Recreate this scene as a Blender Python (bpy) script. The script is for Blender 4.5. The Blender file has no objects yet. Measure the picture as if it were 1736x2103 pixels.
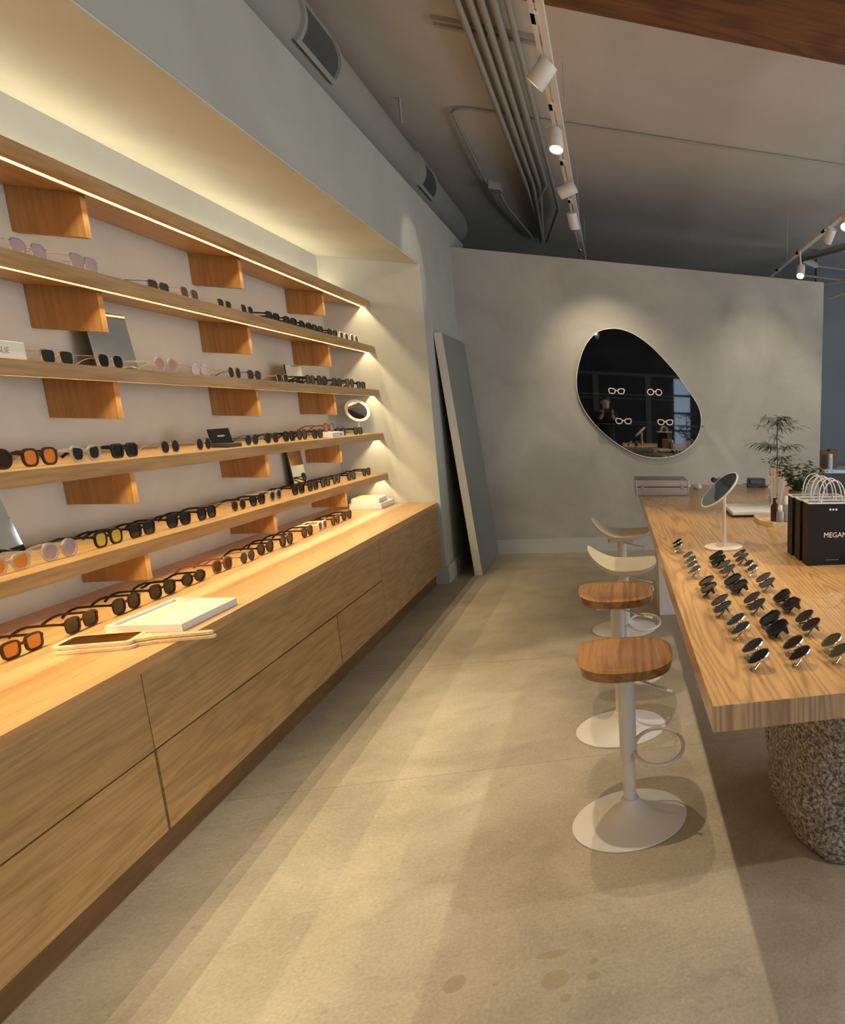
import bpy, bmesh, math, random
from mathutils import Vector, Matrix
random.seed(7)
S = bpy.context.scene
COL = S.collection
PI = math.pi

# ------------------------------------------------------------------ camera
cam_d = bpy.data.cameras.new('camera'); cam = bpy.data.objects.new('camera', cam_d); COL.objects.link(cam)
F, PX, PY, W, H = 1397.5, 1727.2, 1144.5, 1736.0, 2103.0
def rodr(w):
    w = Vector(w); th = w.length
    return Matrix.Rotation(th, 3, w.normalized())
Rm = rodr((0.2069, -0.3212, -0.0027)) @ Matrix(((1, 0, 0), (0, 0, -1), (0, 1, 0)))   # world -> camera (x right, y down, z forward)
right, down, fwd = Vector(Rm[0]), Vector(Rm[1]), Vector(Rm[2])
M = Matrix((right, -down, -fwd)).transposed().to_4x4(); M.translation = (0, 0, 1.5)
cam.matrix_world = M
cam_d.sensor_fit = 'VERTICAL'; cam_d.sensor_height = 24; cam_d.sensor_width = 24
cam_d.lens = F / H * 24
cam_d.shift_x = (W / 2 - PX) / H
cam_d.shift_y = (PY - H / 2) / H
cam_d.clip_start = 0.02
S.camera = cam

# ------------------------------------------------------------------ world, exposure
S.view_settings.view_transform = 'Standard'; S.view_settings.look = 'None'
S.view_settings.gamma = 1.0; S.view_settings.use_curve_mapping = False
S.view_settings.exposure = 0.15
wd = bpy.data.worlds.new('world'); S.world = wd; wd.use_nodes = True
bg = wd.node_tree.nodes['Background']; bg.inputs[0].default_value = (0.62, 0.78, 1.0, 1); bg.inputs[1].default_value = 0.6

def area(name, loc, rot, sx, sy, power, color, spread=PI):
    l = bpy.data.lights.new(name, 'AREA'); l.shape = 'RECTANGLE'; l.size = sx; l.size_y = sy
    l.energy = power; l.color = color; l.spread = spread
    o = bpy.data.objects.new(name, l); o.location = loc; o.rotation_euler = rot; COL.objects.link(o)
    return o
# daylight entering through the shop windows
area('daylight_right_window', (6.3, 2.0, 1.7), (0, PI / 2, 0), 2.6, 7.0, 175, (0.95, 0.98, 1.0))
area('daylight_added_window', (4.7, -5.2, 1.75), (PI / 2, 0, 0), 3.4, 2.6, 110, (0.90, 0.95, 1.0))  # added lamp for street daylight, kept out of the mirror's sight
area('daylight_back_room', (6.3, 10.0, 1.2), (0, PI / 2, 0), 1.6, 2.6, 30, (0.76, 0.88, 1.0))
# LED strips under the shelves and on top of the highest one
WARM = (1.0, 0.81, 0.45)
LEDP = 18.0
SHELF_TOPS = [2.265, 1.927, 1.597, 1.260, 0.943]
for k, z in enumerate(SHELF_TOPS):
    area('shelf_led_light', (-1.788, 3.31, z - 0.0335), (0, 0, 0), 0.005, 6.16, LEDP, WARM)
area('cove_led_light', (-2.03, 3.31, 2.274), (PI, math.radians(-22), 0), 0.012, 6.16, 13, (1.0, 0.82, 0.52))

def spot(name, loc, target, power, angle=50, blend=0.6, color=(1.0, 0.83, 0.56), r=0.016):
    l = bpy.data.lights.new(name, 'SPOT'); l.energy = power; l.spot_size = math.radians(angle); l.spot_blend = blend
    l.color = color; l.shadow_soft_size = r
    o = bpy.data.objects.new(name, l); o.location = loc; COL.objects.link(o)
    d = Vector(target) - Vector(loc); o.rotation_euler = d.to_track_quat('-Z', 'Y').to_euler()
    return o

# ------------------------------------------------------------------ materials
def mat(name):
    m = bpy.data.materials.new(name); m.use_nodes = True
    return m, m.node_tree.nodes, m.node_tree.links, m.node_tree.nodes['Principled BSDF']
def simple(name, col, rough=0.5, metal=0.0, spec=None, alpha=None, trans=None, emit=None, estr=0, coat=0):
    m, n, l, b = mat(name)
    b.inputs['Base Color'].default_value = (*col, 1); b.inputs['Roughness'].default_value = rough; b.inputs['Metallic'].default_value = metal
    if spec is not None: b.inputs['Specular IOR Level'].default_value = spec
    if alpha is not None: b.inputs['Alpha'].default_value = alpha
    if trans is not None: b.inputs['Transmission Weight'].default_value = trans
    if coat: b.inputs['Coat Weight'].default_value = coat
    if emit: b.inputs['Emission Color'].default_value = (*emit, 1); b.inputs['Emission Strength'].default_value = estr
    # slight procedural variation of the finish
    tc = n.new('ShaderNodeTexCoord'); nz = n.new('ShaderNodeTexNoise'); nz.inputs['Scale'].default_value = 35
    mr = n.new('ShaderNodeMapRange'); mr.inputs['To Min'].default_value = max(0.0, rough - 0.03); mr.inputs['To Max'].default_value = min(1.0, rough + 0.03)
    l.new(tc.outputs['Object'], nz.inputs['Vector']); l.new(nz.outputs['Fac'], mr.inputs['Value']); l.new(mr.outputs['Result'], b.inputs['Roughness'])
    return m
def ramp(n, stops):
    r = n.new('ShaderNodeValToRGB'); e = r.color_ramp.elements
    e[0].position, e[0].color = stops[0][0], (*stops[0][1], 1); e[1].position, e[1].color = stops[-1][0], (*stops[-1][1], 1)
    for p, c in stops[1:-1]:
        x = e.new(p); x.color = (*c, 1)
    return r
def wood(name, light, dark, axis='Y', freq=22, fine=0.5, contrast=0.7, rough=0.38, bump=0.05, off=(0, 0, 0), stretch=1.0, coat=0.0, sharp=2.2):
    m, n, l, b = mat(name)
    tc = n.new('ShaderNodeTexCoord'); mp = n.new('ShaderNodeMapping')
    sc = {'X': (0.45 * stretch, 3.2, 3.2), 'Y': (3.2, 0.45 * stretch, 3.2), 'Z': (3.2, 3.2, 0.45 * stretch)}[axis]
    mp.inputs['Scale'].default_value = sc; mp.inputs['Location'].default_value = off
    l.new(tc.outputs['Object'], mp.inputs['Vector'])
    n1 = n.new('ShaderNodeTexNoise'); n1.inputs['Scale'].default_value = 1.3; n1.inputs['Detail'].default_value = 2.5; n1.inputs['Roughness'].default_value = 0.45; n1.inputs['Distortion'].default_value = 0.3
    l.new(mp.outputs[0], n1.inputs['Vector'])
    mul = n.new('ShaderNodeMath'); mul.operation = 'MULTIPLY'; mul.inputs[1].default_value = freq * 6.28
    sn = n.new('ShaderNodeMath'); sn.operation = 'SINE'
    l.new(n1.outputs['Fac'], mul.inputs[0]); l.new(mul.outputs[0], sn.inputs[0])
    mr = n.new('ShaderNodeMapRange'); mr.inputs['From Min'].default_value = -1; mr.inputs['From Max'].default_value = 1
    l.new(sn.outputs[0], mr.inputs['Value'])
    pw = n.new('ShaderNodeMath'); pw.operation = 'POWER'; pw.inputs[1].default_value = sharp; l.new(mr.outputs[0], pw.inputs[0])
    # fine pores
    mp2 = n.new('ShaderNodeMapping'); f2 = {'X': (4, 90, 90), 'Y': (90, 4, 90), 'Z': (90, 90, 4)}[axis]; mp2.inputs['Scale'].default_value = f2
    l.new(tc.outputs['Object'], mp2.inputs['Vector'])
    n2 = n.new('ShaderNodeTexNoise'); n2.inputs['Scale'].default_value = 1.0; n2.inputs['Detail'].default_value = 3; l.new(mp2.outputs[0], n2.inputs['Vector'])
    n3 = n.new('ShaderNodeTexNoise'); n3.inputs['Scale'].default_value = 0.8; n3.inputs['Detail'].default_value = 1; l.new(mp.outputs[0], n3.inputs['Vector'])
    c1 = n.new('ShaderNodeMixRGB'); c1.inputs[1].default_value = (*light, 1); c1.inputs[2].default_value = (*dark, 1)
    mm = n.new('ShaderNodeMath'); mm.operation = 'MULTIPLY'; mm.inputs[1].default_value = contrast; l.new(pw.outputs[0], mm.inputs[0])
    l.new(mm.outputs[0], c1.inputs[0])
    c2 = n.new('ShaderNodeMixRGB'); c2.blend_type = 'MULTIPLY'; c2.inputs[0].default_value = fine
    r2 = ramp(n, [(0.3, (0.55, 0.5, 0.45)), (0.6, (1.12, 1.1, 1.08))]); l.new(n2.outputs['Fac'], r2.inputs[0])
    l.new(c1.outputs[0], c2.inputs[1]); l.new(r2.outputs[0], c2.inputs[2])
    c3 = n.new('ShaderNodeMixRGB'); c3.blend_type = 'MULTIPLY'; c3.inputs[0].default_value = 0.6
    r3 = ramp(n, [(0.3, (0.82, 0.8, 0.78)), (0.7, (1.12, 1.1, 1.06))]); l.new(n3.outputs['Fac'], r3.inputs[0])
    l.new(c2.outputs[0], c3.inputs[1]); l.new(r3.outputs[0], c3.inputs[2])
    l.new(c3.outputs[0], b.inputs['Base Color'])
    b.inputs['Roughness'].default_value = rough; b.inputs['Coat Weight'].default_value = coat; b.inputs['Coat Roughness'].default_value = 0.12
    bp = n.new('ShaderNodeBump'); bp.inputs['Strength'].default_value = bump; bp.inputs['Distance'].default_value = 0.002
    l.new(n2.outputs['Fac'], bp.inputs['Height']); l.new(bp.outputs[0], b.inputs['Normal'])
    return m
def plaster(name, c0, c1, scale=1.3, rough=0.85, bump=0.15, fscale=60):
    m, n, l, b = mat(name)
    tc = n.new('ShaderNodeTexCoord')
    a = n.new('ShaderNodeTexNoise'); a.inputs['Scale'].default_value = scale; a.inputs['Detail'].default_value = 6; a.inputs['Roughness'].default_value = 0.55; a.inputs['Distortion'].default_value = 0.6
    l.new(tc.outputs['Object'], a.inputs['Vector'])
    r = ramp(n, [(0.3, c0), (0.7, c1)]); l.new(a.outputs['Fac'], r.inputs[0]); l.new(r.outputs[0], b.inputs['Base Color'])
    f = n.new('ShaderNodeTexNoise'); f.inputs['Scale'].default_value = fscale; f.inputs['Detail'].default_value = 4; l.new(tc.outputs['Object'], f.inputs['Vector'])
    bp = n.new('ShaderNodeBump'); bp.inputs['Strength'].default_value = bump; bp.inputs['Distance'].default_value = 0.004
    l.new(f.outputs['Fac'], bp.inputs['Height']); l.new(bp.outputs[0], b.inputs['Normal'])
    b.inputs['Roughness'].default_value = rough; b.inputs['Specular IOR Level'].default_value = 0.25
    return m

def floor_mat():
    m, n, l, b = mat('polished_concrete')
    tc = n.new('ShaderNodeTexCoord'); sx = n.new('ShaderNodeSeparateXYZ'); l.new(tc.outputs['Object'], sx.inputs[0])
    def noise(s, d, dist=0.0, rough=0.5, mapping=None):
        a = n.new('ShaderNodeTexNoise'); a.inputs['Scale'].default_value = s; a.inputs['Detail'].default_value = d; a.inputs['Distortion'].default_value = dist; a.inputs['Roughness'].default_value = rough
        if mapping:
            mp = n.new('ShaderNodeMapping'); mp.inputs['Scale'].default_value = mapping; l.new(tc.outputs['Object'], mp.inputs['Vector']); l.new(mp.outputs[0], a.inputs['Vector'])
        else: l.new(tc.outputs['Object'], a.inputs['Vector'])
        return a
    a = noise(1.5, 8, 0.5, 0.62)
    r = ramp(n, [(0.28, (0.296, 0.258, 0.196)), (0.5, (0.408, 0.358, 0.276)), (0.72, (0.500, 0.446, 0.354))]); l.new(a.outputs['Fac'], r.inputs[0])
    cur = r.outputs[0]
    def mixin(fac_out, col, t='MIX', fmul=1.0):
        nonlocal cur
        mx = n.new('ShaderNodeMixRGB'); mx.blend_type = t
        mu = n.new('ShaderNodeMath'); mu.operation = 'MULTIPLY'; mu.inputs[1].default_value = fmul; l.new(fac_out, mu.inputs[0])
        l.new(mu.outputs[0], mx.inputs[0]); l.new(cur, mx.inputs[1]); mx.inputs[2].default_value = (*col, 1); cur = mx.outputs[0]
    # trowel veins across the room
    v = noise(1.6, 6, 1.6, 0.6, (0.8, 2.6, 1)); rv = ramp(n, [(0.47, (0, 0, 0)), (0.495, (1, 1, 1)), (0.52, (0, 0, 0))]); l.new(v.outputs['Fac'], rv.inputs[0])
    gate = noise(0.9, 2); rg = ramp(n, [(0.48, (0, 0, 0)), (0.62, (1, 1, 1))]); l.new(gate.outputs['Fac'], rg.inputs[0])
    mg = n.new('ShaderNodeMath'); mg.operation = 'MULTIPLY'; l.new(rv.outputs[0], mg.inputs[0]); l.new(rg.outputs[0], mg.inputs[1])
    mixin(mg.outputs[0], (0.22, 0.185, 0.145), fmul=0.22)
    for sc_, dt_, lo_, hi_ in ((3.2, 7, 0.90, 1.08), (95.0, 3, 0.88, 1.10)):
        q1 = noise(sc_, dt_, 0.3, 0.65); rq = ramp(n, [(0.32, (lo_,) * 3), (0.68, (hi_,) * 3)]); l.new(q1.outputs['Fac'], rq.inputs[0])
        mq = n.new('ShaderNodeMixRGB'); mq.blend_type = 'MULTIPLY'; mq.inputs[0].default_value = 1.0; l.new(cur, mq.inputs[1]); l.new(rq.outputs[0], mq.inputs[2]); cur = mq.outputs[0]
    sp = noise(38, 3, 0, 0.6); rs = ramp(n, [(0.62, (0, 0, 0)), (0.72, (1, 1, 1))]); l.new(sp.outputs['Fac'], rs.inputs[0]); mixin(rs.outputs[0], (0.56, 0.52, 0.46), fmul=0.35)
    sp2 = noise(24, 4, 0.4, 0.65); rs2 = ramp(n, [(0.63, (0, 0, 0)), (0.74, (1, 1, 1))]); l.new(sp2.outputs['Fac'], rs2.inputs[0]); mixin(rs2.outputs[0], (0.20, 0.17, 0.14), fmul=0.4)
    # saw-cut joints
    wob = noise(3, 2)
    for yj in (4.31, 2.95, 5.75):
        ad = n.new('ShaderNodeMath'); ad.operation = 'MULTIPLY_ADD'; ad.inputs[1].default_value = 0.02; l.new(wob.outputs['Fac'], ad.inputs[0]); l.new(sx.outputs['Y'], ad.inputs[2])
        sb = n.new('ShaderNodeMath'); sb.operation = 'SUBTRACT'; sb.inputs[1].default_value = yj + 0.01; l.new(ad.outputs[0], sb.inputs[0])
        ab = n.new('ShaderNodeMath'); ab.operation = 'ABSOLUTE'; l.new(sb.outputs[0], ab.inputs[0])
        lt = n.new('ShaderNodeMath'); lt.operation = 'LESS_THAN'; lt.inputs[1].default_value = 0.0028; l.new(ab.outputs[0], lt.inputs[0])
        mixin(lt.outputs[0], (0.13, 0.11, 0.09), fmul=0.6 if yj != 2.95 else 0.35)
    # old drink stains
    for (cx, cy, rx, ry) in ((-0.196, 1.705, 0.036, 0.034), (-0.098, 1.742, 0.012, 0.012), (-0.098, 1.69, 0.017, 0.016), (-0.165, 1.635, 0.015, 0.014), (-0.445, 1.765, 0.028, 0.03), (-0.21, 1.80, 0.04, 0.015)):
        mp = n.new('ShaderNodeMapping'); mp.inputs['Location'].default_value = (-cx / rx, -cy / ry, 0); mp.inputs['Scale'].default_value = (1 / rx, 1 / ry, 0.0)
        l.new(tc.outputs['Object'], mp.inputs['Vector'])
        ln = n.new('ShaderNodeVectorMath'); ln.operation = 'LENGTH'; l.new(mp.outputs[0], ln.inputs[0])
        nn = noise(30, 2); ma = n.new('ShaderNodeMath'); ma.operation = 'MULTIPLY_ADD'; ma.inputs[1].default_value = 0.5; l.new(nn.outputs['Fac'], ma.inputs[0]); l.new(ln.outputs['Value'], ma.inputs[2])
        rr = ramp(n, [(1.2 / 2, (1, 1, 1)), (1.28 / 2, (0, 0, 0))]); hv = n.new('ShaderNodeMath'); hv.operation = 'MULTIPLY'; hv.inputs[1].default_value = 0.5
        l.new(ma.outputs[0], hv.inputs[0]); l.new(hv.outputs[0], rr.inputs[0]); mixin(rr.outputs[0], (0.30, 0.25, 0.14), fmul=0.6)
    l.new(cur, b.inputs['Base Color'])
    rn = noise(2.2, 5); mr = n.new('ShaderNodeMapRange'); mr.inputs['To Min'].default_value = 0.38; mr.inputs['To Max'].default_value = 0.62
    l.new(rn.outputs['Fac'], mr.inputs['Value']); l.new(mr.outputs[0], b.inputs['Roughness'])
    b.inputs['Specular IOR Level'].default_value = 0.3
    bp = n.new('ShaderNodeBump'); bp.inputs['Strength'].default_value = 0.08; bp.inputs['Distance'].default_value = 0.003
    l.new(a.outputs['Fac'], bp.inputs['Height']); l.new(bp.outputs[0], b.inputs['Normal'])
    return m
def granite_mat():
    m, n, l, b = mat('rough_granite')
    tc = n.new('ShaderNodeTexCoord')
    a = n.new('ShaderNodeTexNoise'); a.inputs['Scale'].default_value = 80; a.inputs['Detail'].default_value = 5; a.inputs['Roughness'].default_value = 0.68; a.inputs['Distortion'].default_value = 0.35
    l.new(tc.outputs['Object'], a.inputs['Vector'])
    r = ramp(n, [(0.36, (0.06, 0.05, 0.042)), (0.46, (0.24, 0.205, 0.17)), (0.55, (0.47, 0.43, 0.375)), (0.66, (0.80, 0.77, 0.71))]); l.new(a.outputs['Fac'], r.inputs[0])
    l.new(r.outputs[0], b.inputs['Base Color']); b.inputs['Roughness'].default_value = 0.8
    bp = n.new('ShaderNodeBump'); bp.inputs['Strength'].default_value = 0.9; bp.inputs['Distance'].default_value = 0.012
    l.new(a.outputs['Fac'], bp.inputs['Height']); l.new(bp.outputs[0], b.inputs['Normal'])
    return m

OAK_FACE = wood('oak_cabinet_face', (0.42, 0.265, 0.110), (0.28, 0.160, 0.058), 'Y', 12, 0.5, 0.4, 0.45)
OAK_FACE2 = wood('oak_cabinet_face_lower', (0.41, 0.255, 0.105), (0.26, 0.150, 0.054), 'Y', 14, 0.5, 0.45, 0.45, off=(3.1, 5.2, 1.7))
OAK_TOP = wood('oak_counter', (0.56, 0.325, 0.135), (0.43, 0.22, 0.085), 'Y', 7, 0.4, 0.4, 0.34, coat=0.15)
OAK_SHELF = wood('oak_shelf', (0.50, 0.305, 0.125), (0.38, 0.205, 0.075), 'Y', 7, 0.5, 0.4, 0.42, off=(1.2, 0.3, 2.2))
OAK_BRK = wood('oak_bracket', (0.38, 0.195, 0.058), (0.25, 0.115, 0.032), 'Z', 4, 0.4, 0.5, 0.5)
OAK_TABLE = wood('oak_table', (0.58, 0.345, 0.145), (0.29, 0.150, 0.055), 'Y', 34, 0.45, 0.55, 0.33, off=(0.4, 1.9, 0.2), coat=0.25, stretch=0.42, sharp=3.0)
OAK_END = wood('oak_table_edge', (0.42, 0.28, 0.155), (0.20, 0.115, 0.055), 'Z', 48, 0.5, 0.6, 0.5, off=(0.7, 0.1, 0.5), stretch=0.3, sharp=2.6)
WALNUT = wood('walnut_seat', (0.35, 0.165, 0.052), (0.15, 0.055, 0.016), 'Y', 15, 0.5, 0.55, 0.22, coat=0.45, stretch=0.3, off=(0.9, 0.2, 0.1), sharp=1.8)
BEAM = wood('stained_beam_wood', (0.20, 0.072, 0.020), (0.085, 0.028, 0.008), 'X', 8, 0.5, 0.6, 0.5)
PLINTH = wood('dark_oak_plinth', (0.17, 0.088, 0.035), (0.11, 0.053, 0.02), 'Y', 8, 0.4, 0.4, 0.5)
LIGHTWOOD = wood('pale_maple', (0.74, 0.55, 0.34), (0.60, 0.42, 0.24), 'Y', 6, 0.3, 0.3, 0.4)
CREAM = simple('cream_seat_shell', (0.66, 0.58, 0.46), 0.35)
WALLM = plaster('niche_plaster', (0.475, 0.488, 0.455), (0.555, 0.568, 0.53), 1.5)
LWALL = plaster('grey_green_plaster', (0.37, 0.375, 0.335), (0.44, 0.445, 0.40), 1.2)
FWALL = plaster('limewash_plaster', (0.35, 0.33, 0.29), (0.50, 0.475, 0.425), 1.4, bump=0.2)
CEIL = plaster('painted_ceiling', (0.60, 0.55, 0.50), (0.69, 0.635, 0.58), 0.8, bump=0.3, fscale=90)
DARKW = plaster('slate_wall', (0.21, 0.24, 0.27), (0.26, 0.29, 0.32), 0.9)
BLACKW = plaster('charcoal_wall', (0.03, 0.03, 0.033), (0.05, 0.05, 0.055), 1.0)
BASEM = simple('baseboard_paint', (0.50, 0.50, 0.47), 0.5)
FLOORM = floor_mat(); GRAN = granite_mat()
WHITEM = simple('white_powder_coat', (0.74, 0.71, 0.68), 0.4, 0.0)
WHITEP = simple('white_plastic', (0.80, 0.79, 0.76), 0.4)
TRACKW = simple('white_track_enamel', (0.72, 0.67, 0.60), 0.4)
DUCTM = simple('painted_duct', (0.42, 0.42, 0.38), 0.5)
PIPEM = simple('painted_conduit', (0.40, 0.38, 0.34), 0.5)
DARKM = simple('dark_metal', (0.03, 0.03, 0.032), 0.45)
REVEAL = simple('dark_reveal', (0.10, 0.045, 0.02), 0.7)
GRILLE = simple('grey_grille', (0.09, 0.095, 0.095), 0.5)
STEEL = simple('brushed_steel', (0.62, 0.62, 0.63), 0.25, 1.0)
GOLD = simple('pale_gold_wire', (0.80, 0.70, 0.52), 0.22, 1.0)
SILVER = simple('silver_wire', (0.80, 0.80, 0.80), 0.15, 1.0)
BLACKA = simple('black_acetate', (0.010, 0.008, 0.008), 0.25, spec=0.3)
TORT = simple('tortoise_acetate', (0.040, 0.015, 0.006), 0.25, spec=0.3)
REDBR = simple('red_brown_acetate', (0.22, 0.06, 0.03), 0.2)
CLEARF = simple('clear_acetate', (0.50, 0.44, 0.38), 0.12, alpha=0.5)
IVORY = simple('ivory_acetate', (0.86, 0.80, 0.66), 0.3)
L_DARK = simple('dark_lens', (0.012, 0.011, 0.012), 0.06, alpha=0.95, spec=0.3)
L_GREY = simple('grey_lens', (0.016, 0.015, 0.015), 0.08, alpha=0.96, spec=0.3)
L_BROWN = simple('brown_lens', (0.028, 0.015, 0.011), 0.07, alpha=0.95, spec=0.3)
L_AMBER = simple('amber_lens', (0.80, 0.26, 0.02), 0.1, alpha=0.82)
L_YEL = simple('yellow_lens', (0.72, 0.52, 0.06), 0.1, alpha=0.85)
L_PINK = simple('rose_lens', (0.45, 0.28, 0.26), 0.1, alpha=0.75)
L_LAV = simple('lavender_lens', (0.42, 0.33, 0.38), 0.08, alpha=0.7)
L_OLIVE = simple('olive_lens', (0.06, 0.058, 0.03), 0.08, alpha=0.9, spec=0.3)
MIRROR = simple('mirror_glass', (0.82, 0.85, 0.86), 0.02, 1.0)
DMIRROR = simple('smoked_mirror_glass', (0.36, 0.38, 0.39), 0.015, 1.0)
GLASS = simple('clear_glass', (0.9, 0.92, 0.92), 0.03, alpha=0.22)
ACRYL = simple('clear_acrylic', (0.95, 0.95, 0.93), 0.05, alpha=0.35)
AMBERG = simple('amber_bottle_glass', (0.055, 0.015, 0.006), 0.08)
PAPERB = simple('black_paper', (0.010, 0.009, 0.009), 0.5, spec=0.22)
PAPERW = simple('white_paper', (0.82, 0.80, 0.76), 0.6)
PRINTW = simple('white_print', (0.9, 0.9, 0.9), 0.5)
PRINTG = simple('grey_print', (0.32, 0.33, 0.28), 0.6)
ROPE = simple('cream_cord', (0.84, 0.78, 0.70), 0.7)
ALU = simple('aluminium_shell', (0.60, 0.57, 0.56), 0.32, 0.85)
CARD = plaster('brown_cardboard', (0.20, 0.115, 0.065), (0.26, 0.15, 0.09), 3)
LEAFD = simple('dark_plant_leaf', (0.035, 0.055, 0.028), 0.5)
LEAFG = simple('green_plant_leaf', (0.075, 0.12, 0.045), 0.45)
SKIN = simple('skin', (0.55, 0.34, 0.25), 0.5)
CLOTH = simple('dark_cloth', (0.018, 0.018, 0.022), 0.9)
HAIR = simple('dark_hair', (0.015, 0.010, 0.008), 0.6)
BLUEB = simple('pale_blue_label', (0.45, 0.66, 0.86), 0.4)
REDP = simple('red_plastic', (0.5, 0.04, 0.05), 0.4)
YELB = simple('book_cover_yellow', (0.72, 0.55, 0.18), 0.5)
CHANNELGLOW = simple('channel_wall_glow', (0.40, 0.30, 0.06), 0.8, emit=(1.0, 0.82, 0.22), estr=0.8)  # glow of the lit channel wall, put into the material as emission
LEDM2 = simple('led_diffuser_low', (1, 0.9, 0.6), 0.5, emit=(1.0, 0.80, 0.40), estr=3.0)
LAMPM = simple('lamp_lens', (1, 0.95, 0.8), 0.4, emit=(1.0, 0.93, 0.72), estr=9.0)
DAYGLASS = simple('window_glass', (0.9, 0.95, 1.0), 0.03, alpha=0.12)

# ------------------------------------------------------------------ mesh helpers
class MB:
    def __init__(s): s.bm = bmesh.new()
    def box(s, x0, x1, y0, y1, z0, z1, mtx=None):
        vs = [s.bm.verts.new((x, y, z)) for x in (x0, x1) for y in (y0, y1) for z in (z0, z1)]
        for f in ((0, 1, 3, 2), (4, 6, 7, 5), (0, 4, 5, 1), (2, 3, 7, 6), (0, 2, 6, 4), (1, 5, 7, 3)):
            s.bm.faces.new([vs[i] for i in f])
        if mtx is not None:
            for v in vs: v.co = mtx @ v.co
        return s
    def prism(s, pts, a, b, axis='y', mtx=None):
        def P(u, v, w): return {'y': (u, w, v), 'x': (w, u, v), 'z': (u, v, w)}[axis]
        A = [s.bm.verts.new(P(u, v, a)) for u, v in pts]; B = [s.bm.verts.new(P(u, v, b)) for u, v in pts]
        n = len(pts)
        s.bm.faces.new(A); s.bm.faces.new(B[::-1])
        for i in range(n): s.bm.faces.new((A[i], B[i], B[(i + 1) % n], A[(i + 1) % n]))
        if mtx is not None:
            for v in A + B: v.co = mtx @ v.co
        return s
    def ring(s, inner, outer, a, b, axis='y'):
        def P(u, v, w): return {'y': (u, w, v), 'x': (w, u, v), 'z': (u, v, w)}[axis]
        n = len(inner); V = [[s.bm.verts.new(P(u, v, w)) for u, v in L] for L, w in ((inner, a), (outer, a), (outer, b), (inner, b))]
        for i in range(n):
            j = (i + 1) % n
            for k in range(4): s.bm.faces.new((V[k][i], V[k][j], V[(k + 1) % 4][j], V[(k + 1) % 4][i]))
        return s
    def lathe(s, prof, c=(0, 0, 0), seg=32, mtx=None):
        rows = []
        for r, z in prof:
            if r < 1e-6: rows.append([s.bm.verts.new((c[0], c[1], c[2] + z))])
            else: rows.append([s.bm.verts.new((c[0] + r * math.cos(2 * PI * i / seg), c[1] + r * math.sin(2 * PI * i / seg), c[2] + z)) for i in range(seg)])
        for a, b in zip(rows[:-1], rows[1:]):
            if len(a) == 1 and len(b) == 1: continue
            for i in range(seg):
                j = (i + 1) % seg
                if len(a) == 1: s.bm.faces.new((a[0], b[i], b[j]))
                elif len(b) == 1: s.bm.faces.new((a[i], b[0], a[j]))
                else: s.bm.faces.new((a[i], b[i], b[j], a[j]))
        if mtx is not None:
            for r in rows:
                for v in r: v.co = mtx @ v.co
        return s
    def tube(s, pts, r, seg=10, closed=False, caps=True, scale=None):
        pts = [Vector(p) for p in pts]; n = len(pts); rows = []
        prev = None
        for i, p in enumerate(pts):
            if closed: t = pts[(i + 1) % n] - pts[i - 1]
            else: t = pts[min(i + 1, n - 1)] - pts[max(i - 1, 0)]
            t.normalize()
            if prev is None:
                up = Vector((0, 0, 1)) if abs(t.z) < 0.9 else Vector((1, 0, 0))
                u = t.cross(up).normalized()
            else:
                u = (prev - t * prev.dot(t)).normalized()
            prev = u; v = t.cross(u)
            rr = r[i] if isinstance(r, (list, tuple)) else r
            sa, sb = (scale if scale else (1, 1))
            rows.append([s.bm.verts.new(p + u * math.cos(2 * PI * k / seg) * rr * sa + v * math.sin(2 * PI * k / seg) * rr * sb) for k in range(seg)])
        m = n if closed else n - 1
        for i in range(m):
            a, b = rows[i], rows[(i + 1) % n]
            for k in range(seg): s.bm.faces.new((a[k], a[(k + 1) % seg], b[(k + 1) % seg], b[k]))
        if not closed and caps:
            s.bm.faces.new(rows[0][::-1]); s.bm.faces.new(rows[-1])
        return s
    def mesh(s, name, smooth=False, bevel=0):
        bmesh.ops.recalc_face_normals(s.bm, faces=s.bm.faces)
        if bevel:
            bmesh.ops.bevel(s.bm, geom=[e for e in s.bm.edges if e.calc_face_angle(0) > 0.6], offset=bevel, segments=2, affect='EDGES', profile=0.6)
        me = bpy.data.meshes.new(name); s.bm.to_mesh(me); s.bm.free()
        if smooth:
            for p in me.polygons: p.use_smooth = True
            me.set_sharp_from_angle(angle=math.radians(40))
        return me
    def build(s, name, material, parent=None, smooth=False, bevel=0, loc=None):
        me = s.mesh(name, smooth, bevel); me.materials.append(material)
        o = bpy.data.objects.new(name, me); COL.objects.link(o)
        if parent is not None: o.parent = parent
        if loc: o.location = loc
        return o
def tag(o, label=None, cat=None, group=None, kind=None):
    if label: o['label'] = label
    if cat: o['category'] = cat
    if group: o['group'] = group
    if kind: o['kind'] = kind
    return o
def thing(name, label, cat, loc=(0, 0, 0), rz=0, group=None):
    o = bpy.data.objects.new(name, None); COL.objects.link(o); o.empty_display_size = 0.1
    o.location = loc; o.rotation_euler = (0, 0, rz); return tag(o, label, cat, group)
def struct(name, mb, m, label=None, cat=None, **k):
    o = mb.build(name, m, **k); tag(o, label, cat, kind='structure'); return o
def rrect(x0, x1, y0, y1, r, n=6):
    out = []
    for cx, cy, a in ((x1 - r, y1 - r, 0), (x0 + r, y1 - r, 90), (x0 + r, y0 + r, 180), (x1 - r, y0 + r, 270)):
        for i in range(n + 1):
            t = math.radians(a + 90 * i / n); out.append((cx + r * math.cos(t), cy + r * math.sin(t)))
    return out
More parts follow.
